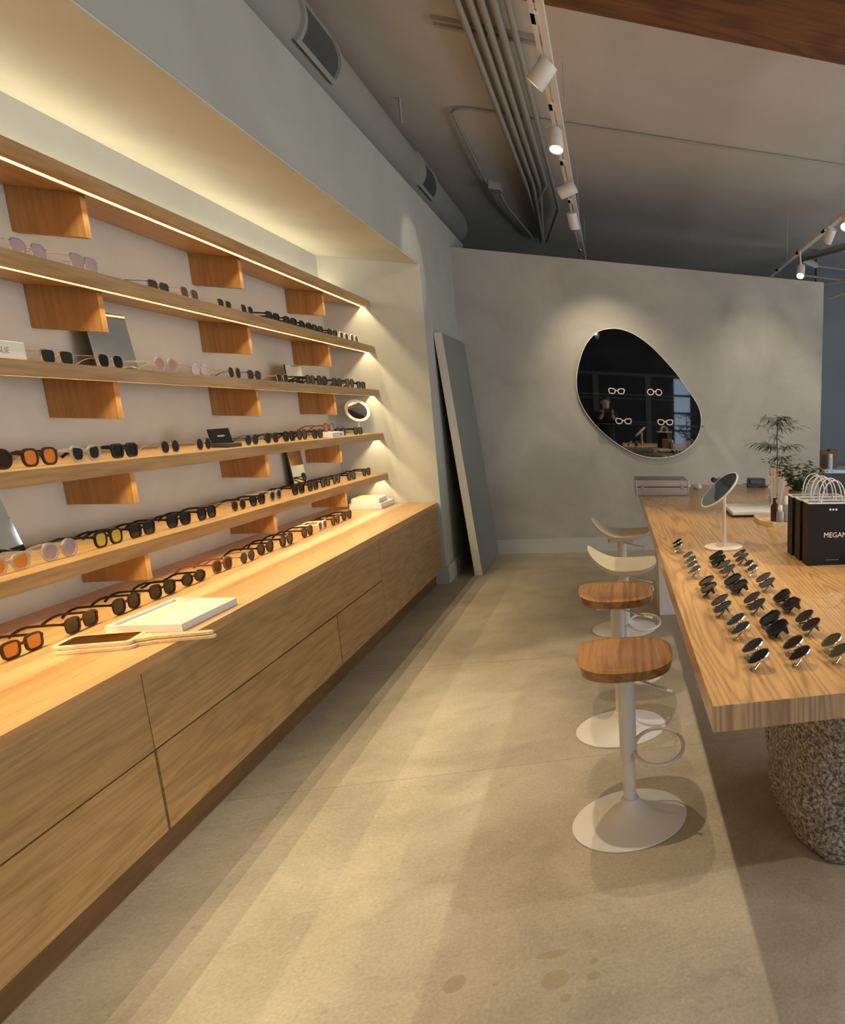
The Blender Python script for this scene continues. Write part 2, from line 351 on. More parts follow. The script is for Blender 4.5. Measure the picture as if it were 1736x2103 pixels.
def text_mesh(name, txt, size, material, parent, mtx, depth=0.0004, align='LEFT'):
    cu = bpy.data.curves.new(name, 'FONT'); cu.body = txt; cu.size = size; cu.extrude = depth; cu.align_x = align
    t = bpy.data.objects.new(name + '_tmp', cu); COL.objects.link(t)
    dg = bpy.context.evaluated_depsgraph_get(); dg.update()
    me = bpy.data.meshes.new_from_object(t.evaluated_get(dg)); bpy.data.objects.remove(t)
    me.transform(mtx); me.materials.clear(); me.materials.append(material); me.name = name
    o = bpy.data.objects.new(name, me); COL.objects.link(o); o.parent = parent; return o

# ------------------------------------------------------------------ room shell
struct('floor', MB().box(-2.4, 7, -5.6, 16.5, -0.1, 0), FLOORM, 'worn beige concrete floor with stains and joints', 'floor')
struct('ceiling', MB().box(-2.4, 7, -5.6, 16.5, 3.8, 3.95), CEIL, 'grey painted flat ceiling', 'ceiling')
wl = struct('wall_left', MB().box(-2.3, -2.055, -2.0, 6.42, 0, 2.57), WALLM, 'pale plaster back wall of the shelf niche', 'wall')
struct('wall_left_soffit', MB().box(-2.3, -1.375, -2.0, 6.42, 2.57, 3.105), LWALL, 'grey plaster soffit above the shelf niche', 'wall', bevel=0.006)
struct('wall_left_return', MB().box(-2.3, -1.375, 6.42, 8.3, 0, 3.105), LWALL, 'grey plaster wall closing the niche at its far end', 'wall')
struct('wall_left_lining', MB().box(-2.056, -1.377, 6.412, 6.4205, 0, 2.5705), WALLM, 'pale plaster end face of the niche', 'wall')
struct('wall_left_soffit_lining', MB().box(-2.056, -1.379, -2.0, 6.413, 2.562, 2.5705), WALLM, 'pale plaster underside of the niche soffit', 'wall')
struct('wall_left_upper', MB().box(-2.5, -2.3, -5.6, 16.5, 0, 3.8), DARKW, 'dark wall behind the duct', 'wall')
struct('wall_left_near', MB().box(-2.3, -1.375, -5.6, -2.0, 0, 3.105), LWALL)
struct('wall_far', MB().box(-1.375, 2.29, 7.66, 7.80, 0, 2.948), FWALL, 'limewashed grey partition wall with the egg shaped mirror', 'wall')
struct('baseboard_far', MB().box(-1.375, 2.29, 7.646, 7.66, 0, 0.148), BASEM, 'painted baseboard along the partition', 'baseboard')
struct('baseboard_left', MB().box(-1.375, -1.36, 6.405, 7.646, 0, 0.148).box(-1.46, -1.36, 6.40, 6.412, 0, 0.148), BASEM, 'painted baseboard on the niche return', 'baseboard')
struct('wall_back', MB().box(-2.3, 7, 12.4, 12.6, 0, 3.8), BLACKW, 'dark wall of the room behind the partition', 'wall')
struct('wall_back_slate', MB().box(2.85, 6.4, 9.9, 10.0, 0, 3.8), DARKW, 'slate grey wall seen right of the partition', 'wall')
# right wall with window openings
rw = MB().box(6.4, 6.6, -5.6, 16.5, 0, 0.35).box(6.4, 6.6, -5.6, 16.5, 3.05, 3.8)
for y0, y1 in ((-5.6, -1.6), (5.6, 8.6), (11.4, 16.5)): rw.box(6.4, 6.6, y0, y1, 0.35, 3.05)
struct('wall_right', rw, FWALL, 'plaster wall with large windows', 'wall')
def window(name, x0, x1, y0, y1, z0, z1, along, nx, nz):
    t = 0.03; mb = MB()
    L0, L1 = (y0, y1) if along == 'y' else (x0, x1)
    def b(a0, a1, c0, c1):
        if along == 'y': mb.box(x0, x1, a0, a1, c0, c1)
        else: mb.box(a0, a1, y0, y1, c0, c1)
    for i in range(nx + 1):
        c = L0 + (L1 - L0) * i / nx; b(max(L0, c - t), min(L1, c + t), z0, z1)
    for k in range(nz + 1):
        c = z0 + (z1 - z0) * k / nz; b(L0, L1, max(z0, c - t), min(z1, c + t))
    o = struct(name, mb, DARKM, 'black steel framed window', 'window')
    g = MB()
    xm, ym = (x0 + x1) / 2, (y0 + y1) / 2
    if along == 'y': g.box(xm - 0.003, xm + 0.003, y0, y1, z0, z1)
    else: g.box(x0, x1, ym - 0.003, ym + 0.003, z0, z1)
    g.build('pane', DAYGLASS, o); return o
window('window_1', 6.45, 6.55, -1.6, 5.6, 0.35, 3.05, 'y', 5, 3)
window('window_2', 6.45, 6.55, 8.6, 11.4, 0.35, 3.05, 'y', 2, 3)
# street wall behind the camera: black steel shopfront, dark except for a column of panes and a large side window added for daylight
GREYF = simple('grey_steel_post', (0.09, 0.095, 0.10), 0.5)
sw = MB().box(-2.3, 7, -5.6, -5.4, 2.45, 3.8).box(-2.3, 1.72, -5.6, -5.4, 0, 2.45).box(2.24, 3.0, -5.6, -5.4, 0, 2.45).box(1.72, 2.24, -5.6, -5.4, 0, 0.45).box(3.0, 6.4, -5.6, -5.4, 0, 0.35).box(6.4, 7, -5.6, -5.4, 0, 3.8)
struct('wall_street', sw, BLACKW, 'dark street side wall behind the photographer', 'wall')
struct('trim_1', MB().box(-0.45, -0.30, -5.4, -5.36, 0, 2.45).box(0.95, 1.10, -5.4, -5.36, 0, 2.45).box(-2.3, 3.0, -5.4, -5.37, 2.45, 2.52).box(-2.3, 1.72, -5.4, -5.37, 1.80, 1.84).box(-2.3, 1.72, -5.4, -5.37, 1.15, 1.19), GREYF, 'grey steel posts and rails of the shopfront', 'trim')
window('window_3', 1.72, 2.24, -5.53, -5.45, 0.45, 2.45, 'x', 1, 4)
window('window_4', 3.0, 6.4, -5.53, -5.45, 0.35, 2.45, 'x', 3, 3)  # unseen window, added to let daylight in beyond the mirror's view
# beam
bm_ = MB().box(-0.9, 7, 4.14, 4.285, 3.52, 3.8).build('ceiling_beam', BEAM, bevel=0.004)
tag(bm_, 'red brown timber beam crossing below the ceiling at top right', 'beam')

# ------------------------------------------------------------------ cabinets
KX, FX, CZ = -1.455, -1.40, 0.70
def unit(name, label, y0, y1, fronts):
    t = thing(name, label, 'cabinet', (-1.7, (y0 + y1) / 2, 0), group='built-in oak cabinet units under the counter')
    ox, oy = 1.7, -(y0 + y1) / 2
    MB().box(-2.05 + ox, FX - 0.022 + ox, y0 + oy, y1 + oy, 0.13, CZ - 0.042).build('body', REVEAL, t)
    MB().box(-2.05 + ox, KX + ox, y0 + oy, y1 + oy, 0.0, 0.13).build('plinth', PLINTH, t)
    for nm, a, b, c, d, m in fronts:
        MB().box(FX - 0.02 + ox, FX + ox, a + 0.0025 + oy, b - 0.0025 + oy, c, d).build(nm, m, t, bevel=0.0008)
    return t
unit('drawer_cabinet', 'oak cabinet unit nearest the camera with two long plain drawers', 0.25, 2.543, [('drawer_front', 0.25, 2.543, 0.409, 0.662, OAK_FACE), ('drawer_front', 0.25, 2.540, 0.13, 0.403, OAK_FACE2)])
unit('drawer_cabinet', 'oak cabinet unit in the middle with one long drawer above two', 2.543, 4.84, [('drawer_front', 2.543, 4.84, 0.409, 0.662, OAK_FACE), ('drawer_front', 2.548, 4.072, 0.13, 0.403, OAK_FACE2), ('drawer_front', 4.078, 4.84, 0.13, 0.403, OAK_FACE)])
unit('door_cabinet', 'oak cabinet unit at the far end with two plain doors', 4.84, 6.385, [('door', 4.84, 5.60, 0.13, 0.662, OAK_FACE2), ('door', 5.60, 6.385, 0.13, 0.662, OAK_FACE)])
ct = MB().box(-2.054, FX + 0.001, 0.25, 6.405, CZ - 0.038, CZ).build('countertop', OAK_TOP, bevel=0.0015)
tag(ct, 'long warm oak countertop over the cabinets under the shelves', 'countertop')

# ------------------------------------------------------------------ shelves
ORD = ['highest', 'second highest', 'middle', 'second lowest', 'lowest']
for k, zt in enumerate(SHELF_TOPS):
    t = thing('wall_shelf', ORD[k] + ' of the five long oak wall shelves lit by LED strips', 'shelf', (-1.9, 3.3, zt), group='oak wall shelves')
    y0, y1 = 0.2 - 3.3, 6.411 - 3.3; x0, xf = -0.154, 0.162; th = 0.05
    # board with a recessed channel for the strip underneath
    mb = MB().box(x0, 0.099, y0, y1, -0.036, 0).box(0.099, 0.125, y0, y1, -0.032, 0).box(0.125, xf, y0, y1, -th, 0).box(0.087, 0.099, y0, y1, -th, -0.036)
    mb.build('board', OAK_SHELF, t)
    MB().box(0.0991, 0.1005, y0, y1, -0.0495, -0.033).build('channel_glow', CHANNELGLOW, t)  # emissive sheet imitating the channel's lit inner wall; the lamp sits above
    for yb in (1.21, 2.355, 3.50, 4.655, 5.78):
        MB().box(x0, 0.055, yb - 3.3, yb - 3.3 + 0.031, -0.193, -0.036).build('bracket', OAK_BRK, t, bevel=0.001)
    if k == 0:
        MB().box(-0.125, -0.105, y0, y1, 0.0, 0.004).build('uplight_strip', LEDM2, t)

# ------------------------------------------------------------------ glasses
def lens_outline(shape, w, h, n=30):
    out = []
    for i in range(n):
        a = 2 * PI * i / n; c, s_ = math.cos(a), math.sin(a)
        e = {'square': 0.5, 'soft': 0.68, 'round': 1.0, 'cateye': 0.72, 'aviator': 0.8, 'oval': 1.0, 'shield': 0.6}[shape]
        x = w / 2 * math.copysign(abs(c) ** e, c); z = h / 2 * math.copysign(abs(s_) ** e, s_)
        v = z / h + 0.5
        if shape in ('square', 'soft'): x *= 0.88 + 0.12 * v
        if shape == 'cateye':
            x *= 0.84 + 0.16 * v; z += 0.17 * h * max(0, x / (w / 2)) * v
        if shape in ('aviator', 'shield'): x *= 0.78 + 0.22 * v
        out.append((x, z))
    return out
def offs(pts, t):
    n = len(pts); out = []
    for i in range(n):
        ax, az = pts[i - 1]; bx, bz = pts[(i + 1) % n]
        tx, tz = bx - ax, bz - az; L = math.hypot(tx, tz) or 1
        out.append((pts[i][0] + tz / L * t, pts[i][1] - tx / L * t))
    return out
GCACHE = {}
def glasses_meshes(shape, wire, folded):
    key = (shape, wire, folded)
    if key in GCACHE: return GCACHE[key]
    dims = {'square': (0.050, 0.036), 'soft': (0.049, 0.040), 'round': (0.046, 0.044), 'cateye': (0.051, 0.036), 'aviator': (0.054, 0.046), 'oval': (0.050, 0.034), 'shield': (0.062, 0.050)}
    w, h = dims[shape]; br = 0.017 if not wire else 0.019
    if shape == 'shield': br = 0.006
    t = 0.0019 if wire else (0.0082 if folded == 'up' else 0.0062); d = 0.0026 if wire else 0.0045
    cx = w / 2 + br / 2 + (0 if wire else t * 0.7)
    base = lens_outline(shape, w, h); cz = h / 2 + t + 0.0005
    fr = MB(); lenses = []
    for sg in (1, -1):
        inn = [(sg * x + sg * cx, z + cz) for x, z in base]
        out = [(sg * x + sg * cx, z + cz) for x, z in offs(base, t)]
        fr.ring(inn, out, 0, d, 'y')
        lenses.append(MB().prism(inn, d * 0.35, d * 0.65, 'y'))
    xi = cx - w / 2 + 0.001; zb = cz + h * 0.16
    if wire: fr.tube([(-xi, d / 2, zb), (-xi * 0.4, d / 2, zb + 0.004), (xi * 0.4, d / 2, zb + 0.004), (xi, d / 2, zb)], 0.0011, 6)
    else: fr.prism([(-xi, zb - 0.003), (xi, zb - 0.003), (xi, zb + 0.006), (0, zb + 0.0045), (-xi, zb + 0.006)], 0.0005, d, 'y')
    if wire:   # nose pads
        for sg in (1, -1): fr.tube([(sg * xi, d, zb - 0.004), (sg * xi * 0.8, d + 0.006, zb - 0.009), (sg * xi * 0.85, d + 0.007, zb - 0.015)], 0.0014, 5)
    xo = cx + w / 2 + t * 0.6; zh = cz + h * (0.30 if shape not in ('round', 'oval') else 0.16)
    for sg in (1, -1): fr.box(min(sg * (xo - 0.003), sg * (xo + 0.003)), max(sg * (xo - 0.003), sg * (xo + 0.003)), 0.0, 0.008, zh - (0.0016 if wire else 0.0045), zh + (0.0016 if wire else 0.0045))
    temples = []
    for sg in (1, -1):
        mb = MB(); X = sg * (xo + 0.0025)
        rad = 0.0013 if wire else 0.0042
        sc = (0.5, 1.0) if not wire else None
        if not folded:
            P = [(X, 0.005, zh), (X * 0.99, 0.03, zh), (X * 0.97, 0.06, zh - 0.001), (X * 0.95, 0.088, zh - 0.003), (X * 0.94, 0.105, zh - 0.010), (X * 0.93, 0.12, zh - 0.021), (X * 0.92, 0.132, 0.0035)]
        else:
            yy = 0.009 + (0.006 if sg > 0 else 0.0)
            P = [(X, 0.005, zh), (X * 0.97, yy, zh), (X * 0.4, yy + 0.001, zh - 0.002), (-X * 0.3, yy + 0.002, zh - 0.005), (-X * 0.62, yy + 0.003, zh - 0.012), (-X * 0.86, yy + 0.003, zh - 0.026)]
        rads = [rad] * len(P)
        if wire: rads[-1] = rads[-2] = 0.0019
        mb.tube(P, rads, 6, scale=sc); temples.append(mb)
    parts = [('frame', fr), ('lens', lenses[0]), ('lens', lenses[1]), ('temple', temples[0]), ('temple', temples[1])]
    if folded == 'up':
        zmin = min(v.co.z for v in fr.bm.verts)
        for _, mb in parts:
            for v in mb.bm.verts: v.co.z -= zmin
    elif folded:   # lying back on the folded temples, lenses facing up
        R_ = Matrix.Rotation(math.radians(-60), 4, 'X')
        for _, mb in parts:
            for v in mb.bm.verts: v.co = R_ @ v.co
        zmin = min(v.co.z for _, mb in parts for v in mb.bm.verts)
        for _, mb in parts:
            for v in mb.bm.verts: v.co.z -= zmin
    else:
        zmin = min(v.co.z for v in fr.bm.verts)
        for _, mb in parts:
            for v in mb.bm.verts: v.co.z -= zmin
    res = []
    for nm, mb in parts:
        me = mb.mesh(nm + '_' + shape, smooth=True); me.materials.append(BLACKA); res.append((nm, me))
    GCACHE[key] = res; return res
FM = {'black': BLACKA, 'tort': TORT, 'red': REDBR, 'clear': CLEARF, 'ivory': IVORY, 'gold': GOLD, 'silver': SILVER, 'bwire': DARKM, 'rose': REDBR}
FN = {'black': 'black', 'tort': 'tortoiseshell', 'red': 'red brown', 'clear': 'clear framed', 'ivory': 'ivory', 'gold': 'gold wire', 'silver': 'silver wire', 'bwire': 'black wire'}
LM = {'dark': L_DARK, 'grey': L_GREY, 'brown': L_BROWN, 'amber': L_AMBER, 'yellow': L_YEL, 'rose': L_PINK, 'lav': L_LAV, 'olive': L_OLIVE}
LN = {'dark': 'black', 'grey': 'grey', 'brown': 'brown', 'amber': 'orange', 'yellow': 'yellow', 'rose': 'rose', 'lav': 'mauve', 'olive': 'olive'}
SN = {'square': 'square', 'soft': 'rounded', 'round': 'round', 'cateye': 'cat eye', 'aviator': 'aviator', 'oval': 'oval', 'shield': 'shield'}
WIRES = ('gold', 'silver', 'bwire')
def glasses(shape, fm, lm, loc, rz, label, group, folded=False, scale=1.0, cat='sunglasses'):
    t = thing('sunglasses', label, cat, loc, rz, group); t.scale = (scale,) * 3
    for nm, me in glasses_meshes(shape, fm in WIRES, folded):
        o = bpy.data.objects.new(nm, me); COL.objects.link(o); o.parent = t
        o.material_slots[0].link = 'OBJECT'; o.material_slots[0].material = LM[lm] if nm == 'lens' else FM[fm]
    return t
NUM = ['leftmost', 'second from left', 'third from left', 'fourth from left', 'fifth from left', 'sixth from left', 'seventh from left', 'eighth from left', 'ninth from left', 'tenth from left', 'eleventh from left', 'twelfth from left', 'thirteenth from left', 'fourteenth from left', 'fifteenth from left']
def row(place, z, x, items, group, dz=0.0):
    for i, it in enumerate(items):
        y, shape, fm, lm = it[:4]; j = random.uniform(-0.05, 0.05)
        glasses(shape, fm, lm, (x + random.uniform(-0.008, 0.008) , y, z + (it[4] if len(it) > 4 else 0)), PI / 2 + j,
                f'{FN[fm]} {SN[shape]} sunglasses with {LN[lm]} lenses, {NUM[i]} on the {place}', group, scale=1.15)
row('countertop', CZ, -1.752, [(2.703, 'square', 'tort', 'amber'), (2.961, 'square', 'tort', 'grey'), (3.187, 'soft', 'black', 'grey'), (3.405, 'soft', 'black', 'dark'), (3.628, 'oval', 'black', 'dark'), (3.877, 'soft', 'red', 'brown'), (4.085, 'round', 'bwire', 'grey'), (4.303, 'cateye', 'black', 'dark'), (4.522, 'aviator', 'black', 'grey'), (4.828, 'soft', 'tort', 'dark'), (5.075, 'square', 'ivory', 'dark'), (5.285, 'soft', 'tort', 'dark'), (5.50, 'cateye', 'black', 'dark')], 'sunglasses standing along the countertop')
row('lowest shelf', 0.943, -1.80, [(2.777, 'cateye', 'clear', 'amber'), (2.995, 'round', 'clear', 'lav'), (3.243, 'soft', 'black', 'yellow'), (3.452, 'square', 'black', 'grey'), (3.697, 'cateye', 'black', 'dark'), (3.911, 'soft', 'black', 'grey'), (4.193, 'round', 'gold', 'brown'), (4.406, 'cateye', 'black', 'dark'), (4.600, 'soft', 'clear', 'brown'), (4.906, 'soft', 'black', 'grey'), (5.108, 'soft', 'tort', 'brown'), (5.338, 'square', 'black', 'dark'), (5.543, 'round', 'tort', 'grey'), (5.798, 'square', 'black', 'dark'), (6.141, 'soft', 'black', 'grey')], 'sunglasses on the lowest shelf')
row('second lowest shelf', 1.260, -1.80, [(2.795, 'round', 'tort', 'brown'), (2.992, 'soft', 'tort', 'amber'), (3.212, 'cateye', 'clear', 'grey'), (3.414, 'square', 'black', 'dark'), (3.711, 'round', 'silver', 'brown'), (3.954, 'round', 'gold', 'dark'), (4.42, 'round', 'bwire', 'dark'), (4.645, 'aviator', 'bwire', 'brown'), (4.857, 'soft', 'black', 'dark'), (5.07, 'round', 'tort', 'brown'), (5.289, 'soft', 'tort', 'dark'), (5.50, 'cateye', 'red', 'rose', 0.036), (5.727, 'soft', 'black', 'dark'), (6.04, 'square', 'black', 'grey')], 'sunglasses on the second lowest shelf')
row('middle shelf', 1.597, -1.80, [(3.164, 'square', 'gold', 'dark'), (3.416, 'soft', 'gold', 'dark'), (3.781, 'round', 'clear', 'rose'), (4.024, 'soft', 'gold', 'rose'), (4.332, 'round', 'gold', 'dark'), (4.556, 'soft', 'bwire', 'brown'), (4.87, 'cateye', 'gold', 'dark'), (5.308, 'soft', 'black', 'dark'), (5.492, 'round', 'black', 'dark'), (5.744, 'soft', 'tort', 'dark'), (6.006, 'aviator', 'tort', 'brown'), (6.237, 'square', 'black', 'dark')], 'sunglasses on the middle shelf')
row('second highest shelf', 1.927, -1.80, [(3.12, 'aviator', 'silver', 'lav'), (3.372, 'shield', 'silver', 'lav'), (3.812, 'square', 'bwire', 'dark'), (4.06, 'aviator', 'gold', 'olive'), (4.335, 'square', 'gold', 'brown'), (4.56, 'soft', 'silver', 'dark'), (4.875, 'square', 'black', 'dark'), (5.091, 'square', 'black', 'dark'), (5.337, 'cateye', 'black', 'dark'), (5.524, 'square', 'black', 'grey'), (5.79, 'cateye', 'black', 'dark'), (6.00, 'soft', 'ivory', 'grey'), (6.20, 'round', 'ivory', 'brown')], 'sunglasses on the second highest shelf')
# on the table
TZ = 0.88
tabg = [
 ('left', [(0.262, 3.115, 'oval', 'silver', 'dark'), (0.283, 2.80, 'oval', 'silver', 'brown'), (0.279, 2.615, 'oval', 'silver', 'dark'), (0.290, 2.336, 'oval', 'tort', 'brown'), (0.299, 2.081, 'round', 'bwire', 'dark'), (0.313, 1.856, 'round', 'gold', 'grey'), (0.316, 1.62, 'round', 'silver', 'dark')]),
 ('middle', [(0.387, 2.80, 'soft', 'black', 'dark'), (0.396, 2.60, 'round', 'bwire', 'dark'), (0.389, 2.355, 'soft', 'black', 'dark'), (0.406, 2.087, 'round', 'bwire', 'brown'), (0.414, 1.857, 'soft', 'black', 'dark'), (0.423, 1.62, 'round', 'silver', 'brown')]),
 ('right', [(0.491, 2.81, 'round', 'bwire', 'brown'), (0.497, 2.595, 'oval', 'silver', 'brown'), (0.500, 2.358, 'round', 'bwire', 'dark'), (0.510, 2.088, 'cateye', 'tort', 'dark'), (0.517, 1.848, 'round', 'bwire', 'brown'), (0.527, 1.615, 'round', 'gold', 'olive')])]
for cname, lst in tabg:
    n = len(lst)
    for i, (x, y, sh, fm, lm) in enumerate(lst):
        k = n - 1 - i
        pos = ['nearest the front', 'second from front', 'third from front', 'fourth from front', 'fifth from front', 'sixth from front', 'farthest back'][k]
        if k == n - 1 and n == 6: pos = 'farthest back'
        glasses(sh, fm, lm, (x - 0.018, y, TZ), -PI / 2 + random.uniform(-0.06, 0.06), f'folded {FN[fm]} sunglasses with {LN[lm]} lenses, {cname} table column, {pos}', 'folded sunglasses on the oak table', folded=True, scale=1.28)
glasses('round', 'red', 'rose', (0.935, 2.60, TZ), -PI / 2 + 0.3, 'red brown framed sunglasses lying in front of the black bags at the right edge', None, folded=True, scale=1.05)

# ------------------------------------------------------------------ things on counter and shelves
# white display tray
t = thing('display_tray', 'shallow white tray lying on the countertop behind the hand mirrors', 'tray', (-1.545, 3.05, CZ), rz=0)
q = [(-0.117, -0.162), (0.104, -0.187), (0.112, 0.168), (-0.105, 0.212)]
def inset(q, k): 
    c = (sum(p[0] for p in q) / 4, sum(p[1] for p in q) / 4); return [(c[0] + (p[0] - c[0]) * k, c[1] + (p[1] - c[1]) * k) for p in q]
MB().prism(q, 0, 0.014, 'z').build('base', WHITEP, t); MB().ring(inset(q, 0.94), q, 0.014, 0.026, 'z').build('rim', WHITEP, t)
MB().prism(inset(q, 0.94), 0.014, 0.0155, 'z').build('liner', simple('cream_felt', (0.74, 0.69, 0.58), 0.9), t)
# two hand mirrors stacked
def hand_mirror(label, loc, rz):
    t = thing('hand_mirror', label, 'hand mirror', loc, rz, 'stacked wooden hand mirrors')
    out = rrect(-0.115, 0.075, -0.062, 0.062, 0.018, 5)
    sh = [(0.075, 0.035), (0.115, 0.016), (0.25, 0.014), (0.262, 0.007), (0.262, -0.007), (0.25, -0.014), (0.115, -0.016), (0.075, -0.035)]
    MB().prism(out, 0, 0.011, 'z').build('frame', LIGHTWOOD, t, bevel=0.002)
    MB().prism(sh[::-1], 0, 0.0105, 'z').build('handle', LIGHTWOOD, t, bevel=0.002)
    MB().prism(rrect(-0.103, 0.063, -0.050, 0.050, 0.01, 4), 0.011, 0.0122, 'z').build('glass', MIRROR, t)
    return t
hand_mirror('wooden hand mirror at the bottom of the pair on the counter', (-1.565, 2.735, CZ), 0.12)
hand_mirror('wooden hand mirror lying on top of the other, glass facing up', (-1.573, 2.745, CZ + 0.0125), 0.10)
# books
t = thing('book', 'thick white book at the bottom of the pair on the far end of the counter', 'book', (-1.80, 6.17, CZ), 0.0)
MB().box(-0.105, 0.105, -0.15, 0.17, 0.0, 0.042).build('cover', WHITEP, t, bevel=0.001); MB().box(-0.1, 0.1055, -0.14, 0.16, 0.004, 0.038).build('pages', PAPERW, t)
t = thing('book', 'framed yellow and white picture book lying on top of the thick white book', 'book', (-1.81, 6.15, CZ + 0.0425), 0.08)
MB().box(-0.09, 0.09, -0.12, 0.14, 0.0, 0.035).build('cover', WHITEP, t, bevel=0.001); MB().box(-0.075, 0.075, -0.10, 0.12, 0.035, 0.0358).build('cover_picture', YELB, t)
MB().box(0.0895, 0.0905, -0.11, 0.13, 0.004, 0.031).build('pages', PAPERW, t)
# round mirror on clear stand on second lowest shelf
t = thing('table_mirror', 'small round mirror with clear rim on an acrylic stand on the second lowest shelf', 'mirror', (-1.86, 6.28, 1.260))
MB().prism(rrect(-0.055, 0.055, -0.05, 0.05, 0.02), 0, 0.006, 'z').build('base', ACRYL, t)
MB().tube([(0, 0, 0.006), (0, 0, 0.09)], 0.005, 8).build('stem', ACRYL, t)
mt = Matrix.Translation((0, 0, 0.185)) @ Matrix.Rotation(math.radians(70), 4, 'Y') @ Matrix.Rotation(0, 4, 'Z')
mt = Matrix.Translation((0, 0, 0.172)) @ Matrix.Rotation(math.radians(48), 4, 'Z') @ Matrix.Rotation(math.radians(-4), 4, 'X') @ Matrix.Rotation(math.radians(90), 4, 'X')
mt = Matrix.Translation((0, 0, 0.172)) @ Matrix.Rotation(math.radians(38), 4, 'Z') @ Matrix.Rotation(math.radians(74), 4, 'X')
MB().lathe([(0.066, -0.006), (0.085, -0.006), (0.085, 0.006), (0.066, 0.006), (0.066, -0.006)], mtx=mt).build('rim', simple('clear_white_rim', (0.9, 0.88, 0.82), 0.1, alpha=0.75), t, smooth=True)
MB().lathe([(0, -0.003), (0.066, -0.003), (0.066, 0.003), (0, 0.003)], mtx=mt).build('glass', MIRROR, t)
# leaning mirrors
def lean_mirror(label, y, z, wy, h, x=-1.99, ang=14, cat='mirror', rz=0.0):
    t = thing('leaning_mirror', label, cat, (x, y, z), rz)
    m_ = Matrix.Rotation(math.radians(-ang), 4, 'Y')
    MB().box(-0.008, 0.0, -wy / 2, wy / 2, 0, h, mtx=m_).build('backing', DARKM, t); MB().box(0.0, 0.002, -wy / 2 + 0.001, wy / 2 - 0.001, 0.002, h - 0.001, mtx=m_).build('glass', MIRROR, t)
    for c in t.children:
        zmin = min(v.co.z for v in c.data.vertices)
        if zmin < 0: c.location.z = -zmin
    return t
lean_mirror('frameless rectangular mirror leaning on the wall on the middle shelf', 3.79, 1.597, 0.22, 0.235, x=-1.97, ang=5, rz=-0.1)
lean_mirror('small square mirror plate standing on the middle shelf between sunglasses', 5.50, 1.597, 0.24, 0.122, x=-1.955, ang=3, rz=0.0)
lean_mirror('mirror leaning on the wall at the left end of the lowest shelf', 3.04, 0.943, 0.22, 0.235, x=-1.985, ang=12)
lean_mirror('narrow mirror leaning on the wall on the lowest shelf under a bracket', 5.50, 0.943, 0.20, 0.235, x=-2.00, ang=5, rz=0.0)
# white sign block
t = thing('sign_block', 'white sign block with a small grey printed word on the middle shelf', 'sign', (-1.80, 2.855, 1.597))
MB().box(-0.03, 0.03, -0.14, 0.115, 0, 0.055).build('block', simple('cream_block', (0.80, 0.80, 0.66), 0.5), t, bevel=0.002)
text_mesh('printed_word', 'PRESLIE', 0.026, PRINTG, t, Matrix.Translation((0.0304, -0.035, 0.018)) @ Matrix.Rotation(PI / 2, 4, 'Z') @ Matrix.Rotation(PI / 2, 4, 'X'))
# black device stand
t = thing('display_stand', 'small black display card on a black base on the second lowest shelf', 'display stand', (-1.83, 4.20, 1.260), 0.0)
MB().box(-0.04, 0.045, -0.06, 0.08, 0, 0.02).build('base', DARKM, t, bevel=0.004)
m_ = Matrix.Translation((0.0, 0, 0.015)) @ Matrix.Rotation(math.radians(-9), 4, 'Y') @ Matrix.Rotation(math.radians(-20), 4, 'Z')
MB().box(-0.004, 0.004, -0.055, 0.055, 0, 0.075, mtx=m_).build('card', PAPERB, t)
MB().box(0.0041, 0.0045, -0.018, 0.02, 0.036, 0.043, mtx=m_).build('printed_mark', PRINTG, t)
t = thing('white_case', 'white rectangular glasses box on the second lowest shelf under red brown sunglasses', 'box', (-1.80, 5.535, 1.260))
MB().box(-0.035, 0.035, -0.10, 0.11, 0, 0.035).build('case_body', WHITEP, t, bevel=0.002); MB().box(0.035, 0.0355, 0.035, 0.065, 0.014, 0.022).build('case_print', DARKM, t)

# ------------------------------------------------------------------ leaning panel in the corner
t = thing('leaning_slab', 'tall white edged grey slab leaning on the left wall in the corner', 'slab', (-1.20, 6.67, 0))
ang = math.atan2(0.163, 2.075)
m_ = Matrix.Rotation(-ang, 4, 'Y')
MB().box(-0.058, 0.0, 0, 0.945, 0.0, 2.085, mtx=m_).build('board', simple('grey_green_paint', (0.20, 0.215, 0.195), 0.6), t)
MB().box(-0.060, 0.001, -0.004, 0.0, 0.0, 2.085, mtx=m_).build('white_edge', simple('cream_edge', (0.62, 0.58, 0.52), 0.5), t)
for c in t.children: c.location = (0.050, 0, 0.005)

# ------------------------------------------------------------------ far wall mirror
# outline of the mirror on the wall, metres (x, z)
EW = [(0.042, 2.306), (-0.097, 2.264), (-0.211, 2.137), (-0.28, 1.97), (-0.315, 1.8), (-0.308, 1.63), (-0.24, 1.46), (-0.107, 1.289), (0.077, 1.135), (0.267, 1.037), (0.463, 1.009), (0.654, 1.042), (0.819, 1.147), (0.902, 1.282), (0.926, 1.425), (0.895, 1.565), (0.797, 1.722), (0.68, 1.884), (0.555, 2.024), (0.414, 2.16), (0.274, 2.255), (0.153, 2.299)]
def catmull(P, k=5):
    n = len(P); out = []
    for i in range(n):
        p0, p1, p2, p3 = P[i - 1], P[i], P[(i + 1) % n], P[(i + 2) % n]
        for j in range(k):
            t_ = j / k
            out.append(tuple(0.5 * ((2 * p1[a]) + (-p0[a] + p2[a]) * t_ + (2 * p0[a] - 5 * p1[a] + 4 * p2[a] - p3[a]) * t_ ** 2 + (-p0[a] + 3 * p1[a] - 3 * p2[a] + p3[a]) * t_ ** 3) for a in (0, 1)))
    return out
EC = catmull(EW)
ec = (sum(p[0] for p in EC) / len(EC), sum(p[1] for p in EC) / len(EC))
